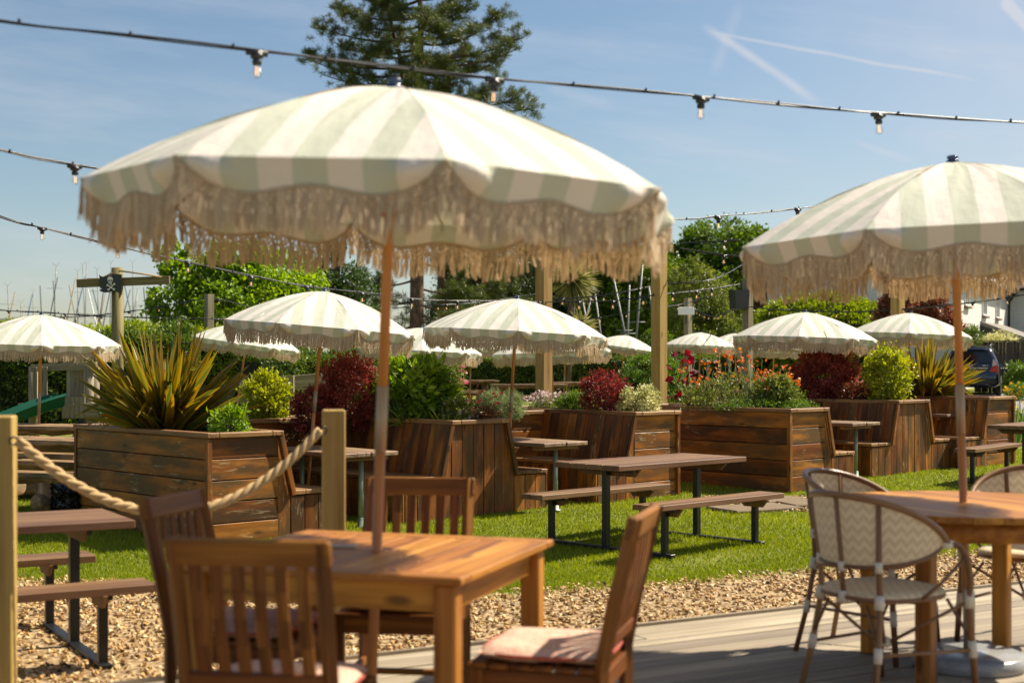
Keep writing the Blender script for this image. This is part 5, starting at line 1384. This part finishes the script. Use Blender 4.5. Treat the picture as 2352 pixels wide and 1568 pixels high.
d = unit(rng.normal(size=(k * per, 3)) * [.8, .8, .6] + [0, 0, .6]); ctr = np.repeat(tuft, per, 0) + rng.normal(size=(k * per, 3)) * .05
nd.leaves(ctr, d, rng.normal(size=(k * per, 3)), rng.uniform(.16, .32, k * per), .017, np.clip(np.repeat(rng.random(k), per) * .5 + rng.random(k * per) * .5, 0, 1), fold=0.)
nd.build('crown', M['needle'], root); mt.build('trunk', M['bark'], root)

tree('dark_pine', 'broad dark evergreen behind the second pine trunk', gp(1120, 72.), 7., .25, [cr(1120, 690, 72, 130, 85), cr(1090, 620, 72, 90, 55), cr(1190, 640, 72, 70, 60), cr(1050, 740, 71, 90, 60)], 'needle_dark', .26, .05, 420, 60, .10, 14, .3)
tree('woodland_tree', 'shadowy green tree behind the cabbage palm', gp(1290, 78.), 8., .3, [cr(1290, 660, 78, 120, 110), cr(1240, 590, 78, 80, 70), cr(1350, 590, 78, 95, 80), cr(1220, 730, 77, 90, 60)], 'leaf_dark', .24, .14, 420, 46, .10, 12)
tree('woodland_tree', 'dark leafy tree behind the slanting pale masts', gp(1430, 76.), 8., .3, [cr(1430, 690, 76, 100, 110), cr(1480, 620, 76, 80, 85), cr(1400, 600, 76, 70, 70), cr(1380, 750, 75, 80, 60)], 'leaf_oak', .22, .13, 400, 46, .10, 12)
tree('oak_tree', 'rounded dark green oak crowning the skyline between the parasols', gp(1660, 80.), 7., .35, [cr(1655, 575, 80, 110, 68), cr(1590, 590, 80, 55, 60), cr(1730, 600, 80, 60, 75), cr(1660, 660, 79, 130, 70), cr(1760, 640, 80, 60, 60)], 'leaf_oak', .24, .15, 520, 46, .10, 12)
tree('flowering_shrub_tree', 'light olive green tree with rusty seed heads below the oak', gp(1610, 56.), 3.6, .15, [cr(1605, 690, 56, 75, 70), cr(1590, 635, 56, 48, 42), cr(1655, 710, 56, 50, 55), cr(1640, 755, 55.5, 75, 45), cr(1565, 740, 55.5, 45, 55)], 'leaf_olive', .13, .07, 330, 40, .11, 14)
tree('photinia_tree', 'red and bronze leaved photinia in front of the white house', gp(2105, 46.), 3.2, .09, [cr(2105, 690, 46, 70, 40), cr(2060, 715, 46, 48, 45), cr(2150, 720, 46, 45, 42), cr(2170, 760, 46, 38, 30), cr(2080, 665, 46, 45, 18)], 'leaf_photinia', .16, .06, 300, 36, .12, 16, .4)
tree('photinia_tree', 'small red photinia behind the loudspeaker post', gp(1755, 58.), 4.4, .08, [cr(1755, 690, 58, 28, 24)], 'leaf_photinia', .15, .06, 50, 26, .15, 6)
tree('background_tree', 'deep green tree filling the gap right of the oak', gp(1760, 88.), 6., .3, [cr(1740, 700, 88, 70, 80), cr(1690, 740, 88, 60, 60)], 'leaf_oak', .25, .15, 200, 46, .11, 6)
tree('background_tree', 'dense dark tree far behind the cabbage palm and slanting masts', gp(1345, 96.), 8., .3, [cr(1345, 690, 96, 110, 90), cr(1280, 740, 95, 90, 70), cr(1420, 740, 95, 90, 70), cr(1330, 620, 96, 80, 60)], 'leaf_dark', .30, .19, 420, 46, .11, 6)
tree('background_tree', 'dense mid green tree far behind the tall knotty post', gp(1530, 94.), 8., .3, [cr(1530, 690, 94, 90, 90), cr(1480, 750, 93, 80, 60), cr(1570, 760, 93, 80, 60), cr(1480, 640, 94, 60, 60)], 'leaf_oak', .30, .19, 400, 46, .11, 6)
# cabbage palm
pb_ = gp(1300, 46.); root = thing('cabbage_palm', 'shaggy cabbage palm with hanging strap leaves beside the tall pine post', 'palm', pb_)
m = MB(); hp = P(1315, 640, 46.) - pb_; h2 = P(1335, 745, 45.6) - pb_
m.tube([[0, 0, -.1], hp * [.5, .5, .5], hp], [.14, .12, .11], 10); m.tube([hp * [.5, .5, .3], h2], [.09, .07], 8); m.build('trunk', M['bark'], root)
m = MB(); n = 420
for c, nn_, LL in ((hp, 520, .85), (h2, 160, .5)):
    D = unit(rng.normal(size=(nn_, 3)) + [0, 0, .1]); D[:, 2] -= .25; m.leaves(np.repeat(c[None], nn_, 0) + D * .1, D, rng.normal(size=(nn_, 3)), LL * rng.uniform(.7, 1.2, nn_), .065, rng.random(nn_))
m.build('crown', M['palm'], root)
# shrubs by the car park
shrub('photinia_bush', 'low dark photinia bush in front of the fence', 'shrub', P(2222, 800, 51.5), .5, .42, 'leaf_hedge', .09, .05, 60, 34, .15, stems=5)
shrub('variegated_shrub', 'pale variegated shrub showing above the brown fence', 'shrub', P(2295, 812, 54.), .75, .42, 'leaf_cream', .09, .04, 80, 34, .17, stems=5)
shrub('laurel', 'bright green laurel beside the dark car', 'shrub', gp(2348, 47.), .55, .62, 'leaf_green', .12, .06, 90, 40, .14, stems=4)
shrub('yellow_azalea', 'yellow flowering bush beside the car tyre', 'shrub', gp(2338, 44.), .40, .30, 'leaf_green', .06, .03, 60, 30, .15, stems=4, flowers='petal_yellow', fl_n=60, fl_s=.07)

# ------------------------------------------------------------------ house, fence
D1 = unit([.45, .89, 0]); D2 = unit([-.89, .45, 0]); HC = np.array([17.0, 54, float(gz(54))]); HE = 4.65
hs = thing('white_house', 'white painted brick house with tiled roof beyond the photinia', 'house', HC)
def wallq(m, o, d, L, H, pts=None, n=None, mat=0):
    """upright wall: outline pts (along, up) from o along d"""
    pts = pts or [(0, 0), (L, 0), (L, H), (0, H)]; nrm = np.cross(d, [0, 0, 1.])
    V = [np.asarray(o) + d * a + np.array([0, 0, b]) for a, b in pts]; W = [v - nrm * .25 for v in V]; k = len(pts)
    g = np.array([(a, b, 0) for a, b in pts] * 2)
    j = np.arange(k)
    m.add(np.array(V + W), [j[None], (j + k)[::-1][None], np.stack([j, j + k, (j + 1) % k + k, (j + 1) % k], -1)], g, .5, mat)
Z3 = np.zeros(3)
m = MB(); wallq(m, Z3, D1, 13.3, HE); wallq(m, D2 * 7.5, -D2, 7.5, HE, [(0, 0), (7.5, 0), (7.5, HE), (3.75, HE + 2.8), (0, HE)])
m.build('wall', M['brick'], hs)
m = MB(); o2 = D1 * 13.3 - D1 * 0 ; wallq(m, o2, -D2, 7., HE + .1); m.build('wall', M['brick'], hs)
m = MB()
def slope(a, b, c, d_):
    V = np.array([a, b, c, d_], float); up = unit(V[3] - V[0]); al = unit(V[1] - V[0]); n = unit(np.cross(al, up))
    g = np.array([((v - V[0]) @ al, (v - V[0]) @ up, 0) for v in V]); m.add(np.concatenate([V, V - n * .15]), [np.array([[0, 1, 2, 3], [7, 6, 5, 4], [0, 4, 5, 1], [1, 5, 6, 2], [2, 6, 7, 3], [3, 7, 4, 0]])], np.concatenate([g, g]), .5)
zE = np.array([0, 0, HE - .1]); rd = D2 * 3.75 + np.array([0, 0, HE + 2.9]); ov = -D2 * .35 - np.array([0, 0, .28])
slope(zE + ov - D1 * .25, zE + ov + D1 * 20, rd + D1 * 20, rd - D1 * .25)
slope(zE + D2 * 7.5 - ov * [1, 1, 0] + [0, 0, -.28] + D1 * 20, zE + D2 * 7.5 - ov * [1, 1, 0] + [0, 0, -.28] - D1 * .25, rd - D1 * .25, rd + D1 * 20)
w0 = D1 * 13.3 + zE; slope(w0 - D1 * .35 - D2 * 7.2 - [0, 0, .2], w0 - D1 * .35 - [0, 0, .2], w0 + D1 * 3.5 + [0, 0, 3.2], w0 + D1 * 3.5 - D2 * 7.2 + [0, 0, 3.2])
m.build('roof', M['roof'], hs)
NL = np.cross(D1, [0, 0, 1.])
def window(k, z0, z1, w, panes=2):
    c = D1 * k + NL * .02; root_ = None
    m = MB(); R = np.stack([D1, NL, [0, 0, 1]], 1); zc = (z0 + z1) / 2; h = z1 - z0
    for s in (-1, 1): m.box(c + D1 * s * (w / 2 - .035) + [0, 0, zc], (.07, .08, h), R, .006)
    for zz in (z0 + .03, z1 - .03): m.box(c + [0, 0, zz], (w - .14, .079, .07), R, .006)
    for q in range(1, panes): m.box(c + D1 * (-w / 2 + w * q / panes) + [0, 0, zc], (.05, .075, h - .13), R, .006)
    m.box(c + NL * -.005 + [0, 0, z0 + h * .62], (w - .14, .05, .03), R, .004)
    f = m.build('window', M['white'], hs)
    m = MB(); m.box(c - NL * .012 + [0, 0, zc], (w - .02, .02, h - .02), R, .002); m.build('pane', M['winglass'], f)
    m = MB(); m.box(c + NL * .05 + [0, 0, z0 - .05], (w + .16, .16, .08), R, .01); m.build('sill', M['roof'], f)
g0 = HC[2]
window(5.9, 3.0 , 4.25, 1.1); window(9.6, 3.0, 4.2, 1.0); window(1.5, 3.25, 4.2, 1.0); window(3.1, 1.1, 2.6, .55, 1)
m = MB(); pt = [D1 * 12.7 + NL * .06 + [0, 0, HE - .15], D1 * 12.7 + NL * .10 + [0, 0, 3.9], D1 * 12.7 + NL * .06 + [0, 0, 0]]; m.tube(pt, .06, 8); m.tube([NL * .38 + [0, 0, HE - .42] - D1 * .2, NL * .38 + [0, 0, HE - .42] + D1 * 13], .065, 8); m.tube([D1 * 12.7 + NL * .36 + [0, 0, HE - .45], D1 * 12.7 + NL * .07 + [0, 0, HE - .85]], .06, 8); m.build('gutter', M['gutter'], hs)
m = MB(); k0, k1 = 4.9, 11.5; dpx = 2.6; zt, zl = 2.75, 1.75
a = D1 * k0; b = D1 * k1
V = [a + [0, 0, zt], b + [0, 0, zt], b + NL * dpx + [0, 0, zl], a + NL * dpx + [0, 0, zl]]; slope(V[3], V[2], V[1], V[0]); m.build('porch_roof', M['slate'], hs)
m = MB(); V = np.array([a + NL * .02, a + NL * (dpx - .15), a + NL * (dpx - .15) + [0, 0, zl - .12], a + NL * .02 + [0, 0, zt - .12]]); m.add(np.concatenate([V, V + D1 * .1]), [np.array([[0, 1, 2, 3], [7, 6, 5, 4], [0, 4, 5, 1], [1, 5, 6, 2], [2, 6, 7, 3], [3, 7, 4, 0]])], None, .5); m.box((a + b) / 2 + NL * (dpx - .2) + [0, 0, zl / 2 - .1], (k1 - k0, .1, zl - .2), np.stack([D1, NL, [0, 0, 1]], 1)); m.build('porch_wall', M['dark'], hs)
fa = P(2238, 0, 52.); fa[2] = float(gz(52)); fb_ = P(2480, 0, 50.); fb_[2] = float(gz(50))
ft = thing('board_fence', 'brown close boarded fence behind the dark car', 'fence', fa)
m = MB(); d = unit(fb_ - fa); Ln = np.linalg.norm(fb_ - fa); n = int(Ln / .125)
for k in range(n): m.box(d * (k + .5) * .125 + [0, random.uniform(-.012, .012), .92], (.118, .022, 1.84 + random.uniform(-.015, .015)), np.stack([d, np.cross([0, 0, 1], d), [0, 0, 1]], 1), .003)
m.build('board', M['fence'], ft); m = MB(); m.beam([0, 0, 1.87], d * Ln + [0, 0, 1.87], .07, .035); m.build('top_rail', M['fence'], ft)

# ------------------------------------------------------------------ cars
def make_car(label, loc, head, paint, plate=None, badge=False):
    a = math.atan2(head[1], head[0]) - PI / 2
    c = thing('parked_car', label, 'car', loc, a)          # y forward from the rear bumper
    st = [  # y, z_bottom, z_belt, z_roof, w_low, w_belt, w_roof
        (0.00, .40, .62, .66, 1.50, 1.46, 1.30), (.03, .33, .72, .80, 1.70, 1.68, 1.52), (.10, .30, .98, 1.02, 1.76, 1.74, 1.60), (.16, .29, 1.05, 1.36, 1.78, 1.75, 1.40), (.26, .28, 1.06, 1.58, 1.80, 1.77, 1.26), (.50, .28, 1.06, 1.65, 1.80, 1.78, 1.22),
        (1.3, .28, 1.05, 1.68, 1.80, 1.78, 1.22), (2.2, .28, 1.03, 1.67, 1.80, 1.77, 1.20), (2.75, .28, 1.02, 1.56, 1.80, 1.76, 1.16), (3.35, .28, 1.00, 1.14, 1.80, 1.74, 1.26), (3.6, .28, .98, 1.03, 1.79, 1.70, 1.40), (4.2, .30, .90, .93, 1.74, 1.62, 1.36), (4.45, .34, .72, .76, 1.60, 1.50, 1.20), (4.52, .42, .60, .62, 1.40, 1.3, 1.)]
    rows = []
    for y, zb, zt, zr, wl, wb, wr in st:
        half = [(.0, zb), (wl * .44, zb), (wl * .5, zb + .10), (wl * .505, (zb + zt) / 2), (wb * .5, zt - .02), (wb * .488, zt + .015), (wr * .5 + (wb - wr) * .08, zt + (zr - zt) * .8), (wr * .5 * .9, zr - .02), (wr * .3, zr), (0, zr + .005)]
        rows.append([(x, y, z) for x, z in half] + [(-x, y, z) for x, z in half[::-1][1:-1]])
    V = np.array(rows); k = V.shape[1]; n = len(st)
    i = np.arange(n - 1)[:, None] * k; j = np.arange(k)[None]
    q = np.stack([i + j, i + (j + 1) % k, i + k + (j + 1) % k, i + k + j], -1).reshape(-1, 4)
    m = MB(); m.add(V.reshape(-1, 3), [q[:, ::-1], np.arange(k)[None], (np.arange(k) + (n - 1) * k)[::-1][None]], None, .5, 0, True)
    m.box((0, .10, 1.63), (1.22, .30, .05), None, .02)
    m.build('body', M[paint], c)
    def wy(y, col): return np.interp(y, [s[0] for s in st], [s[col] for s in st])
    m = MB()
    V = [(-.66, .085, 1.10), (.66, .085, 1.10), (.56, .20, 1.50), (-.56, .20, 1.50)]; m.add(np.array(V), [np.array([[0, 1, 2, 3]])], None, .5); m.build('rear_window', M['carglass'], c)
    for s in (-1, 1):
        for (y0, y1, y2, y3) in ((.45, 1.2, 1.2, .55), (1.27, 2.1, 2.1, 1.27), (2.17, 3.05, 2.62, 2.17)):
            V = []
            for y, top in ((y0, 0), (y1, 0), (y2, 1), (y3, 1)):
                zt, zr, wb, wr = wy(y, 2), wy(y, 3), wy(y, 5), wy(y, 6); f = .12 if not top else .74
                V.append((s * (wb * .488 + ((wr * .5 + (wb - wr) * .08) - wb * .488) * f / .8 + .008), y, zt + (zr - zt) * f))
            m = MB(); m.add(np.array(V), [np.array([[0, 1, 2, 3] if s > 0 else [3, 2, 1, 0]])], None, .5); m.build('side_window', M['carglass'], c)
        m = MB(); m.prism([(.60, .72), (.88, .74), (.885, .98), (.83, 1.02), (.66, .96)], (0, .10, 0), (s, 0, 0), (0, 0, 1), .06 * s); l = m.build('taillight', M['taillight'], c)
        m = MB(); m.prism([(.68, .99), (.83, 1.03), (.77, 1.2), (.71, 1.22)], (0, .12, 0), (s, 0, 0), (0, 0, 1), .05 * s); m.build('indicator_lens', M['clearlens'], l)
        m = MB(); m.tube([(s * .60, .35, 1.66), (s * .60, .42, 1.71), (s * .59, 1.3, 1.735), (s * .58, 2.2, 1.71), (s * .58, 2.3, 1.67)], .02, 6); m.build('roof_rail', M['chrome'], c)
        m = MB(); m.box((s * 1.0, 2.95, 1.10), (.20, .10, .15), None, .03); o = m.build('wing_mirror', M[paint], c)
        m = MB(); m.box((s * 1.0, 2.895, 1.10), (.16, .01, .11), None, .004); m.build('mirror_glass', M['carglass'], o)
        for y in (.80, 3.50):
            m = MB(); R = np.array([[0, 0, s], [0, 1, 0], [-s, 0, 0.]]); m.lathe([(.20, -.1), (.33, -.1), (.345, -.06), (.345, .08), (.33, .11), (.22, .115)], (s * .80, y, .345), 24, R); w = m.build('wheel', M['tyre'], c)
            m = MB(); m.lathe([(.001, .09), (.06, .10), (.215, .085), (.222, .113), (.20, .116), (.001, .07)], (s * .80, y, .345), 20, R); m.build('rim', M['alloy'], w)
        for y in (1.24, 2.14):
            m = MB(); m.box((s * .90, y - .12, .93), (.03, .16, .03), None, .01); m.build('door_handle', M['chrome'], c)
    m = MB(); m.box((0, -.005, .50), (1.60, .06, .20), None, .03); m.build('bumper', M['blackpaint'], c)
    m = MB(); m.box((0, .065, .93), (1.1, .03, .035), None, .008); m.build('chrome_strip', M['chrome'], c)
    m = MB(); m.beam((.35, .12, 1.14), (.08, .14, 1.33), .02, .02); m.build('wiper', M['blackpaint'], c)
    def text(s, size, loc_, mat, parent, name):
        cu = bpy.data.curves.new(name, 'FONT'); cu.body = s; cu.size = size; cu.extrude = .003; cu.align_x = 'CENTER'; cu.align_y = 'CENTER'
        o = bpy.data.objects.new(name, cu); COL.objects.link(o); o.parent = parent; o.location = loc_; o.rotation_euler = (PI / 2, 0, 0); cu.materials.append(M[mat])
        bpy.context.view_layer.update(); me = bpy.data.meshes.new_from_object(o.evaluated_get(bpy.context.evaluated_depsgraph_get())); q = bpy.data.objects.new(name, me); COL.objects.link(q); q.parent = parent; q.location = loc_; q.rotation_euler = (PI / 2, 0, 0); bpy.data.objects.remove(o)
    if plate:
        m = MB(); m.box((0, .022, .80), (.52, .015, .115), None, .004); o = m.build('number_plate', M['plate'], c)
        text(plate, .105, (0, .012, .80), 'blackpaint', o, 'lettering')
    if badge:
        m = MB(); m.tube([(.055 * math.cos(t) * 1.1, .052, 1.015 + .05 * math.sin(t)) for t in np.linspace(0, 2 * PI, 21)], .007, 6)
        for s in (-1, 1): m.beam((s * .026, .05, .978), (s * .036, .05, 1.052), .018, .012)
        m.box((0, .05, 1.01), (.055, .012, .016), None, .003); m.build('badge', M['chrome'], c)
        text('CR-V', .075, (.47, .052, 1.015), 'chrome', c, 'model_lettering')
    return c
hd = unit([.40, .92, 0]); cy = 47.5
make_car('dark navy estate car parked by the fence, rear towards us', np.array([(2229 - U0) / F * cy, cy, float(gz(cy)) + .02]), hd, 'carpaint', '59 TSH', True)
cy = 49.; make_car('silver car mostly hidden by the dark red acer', np.array([(1962 - U0) / F * cy, cy, float(gz(cy)) + .02]), unit([.25, .97, 0]), 'carsilver')
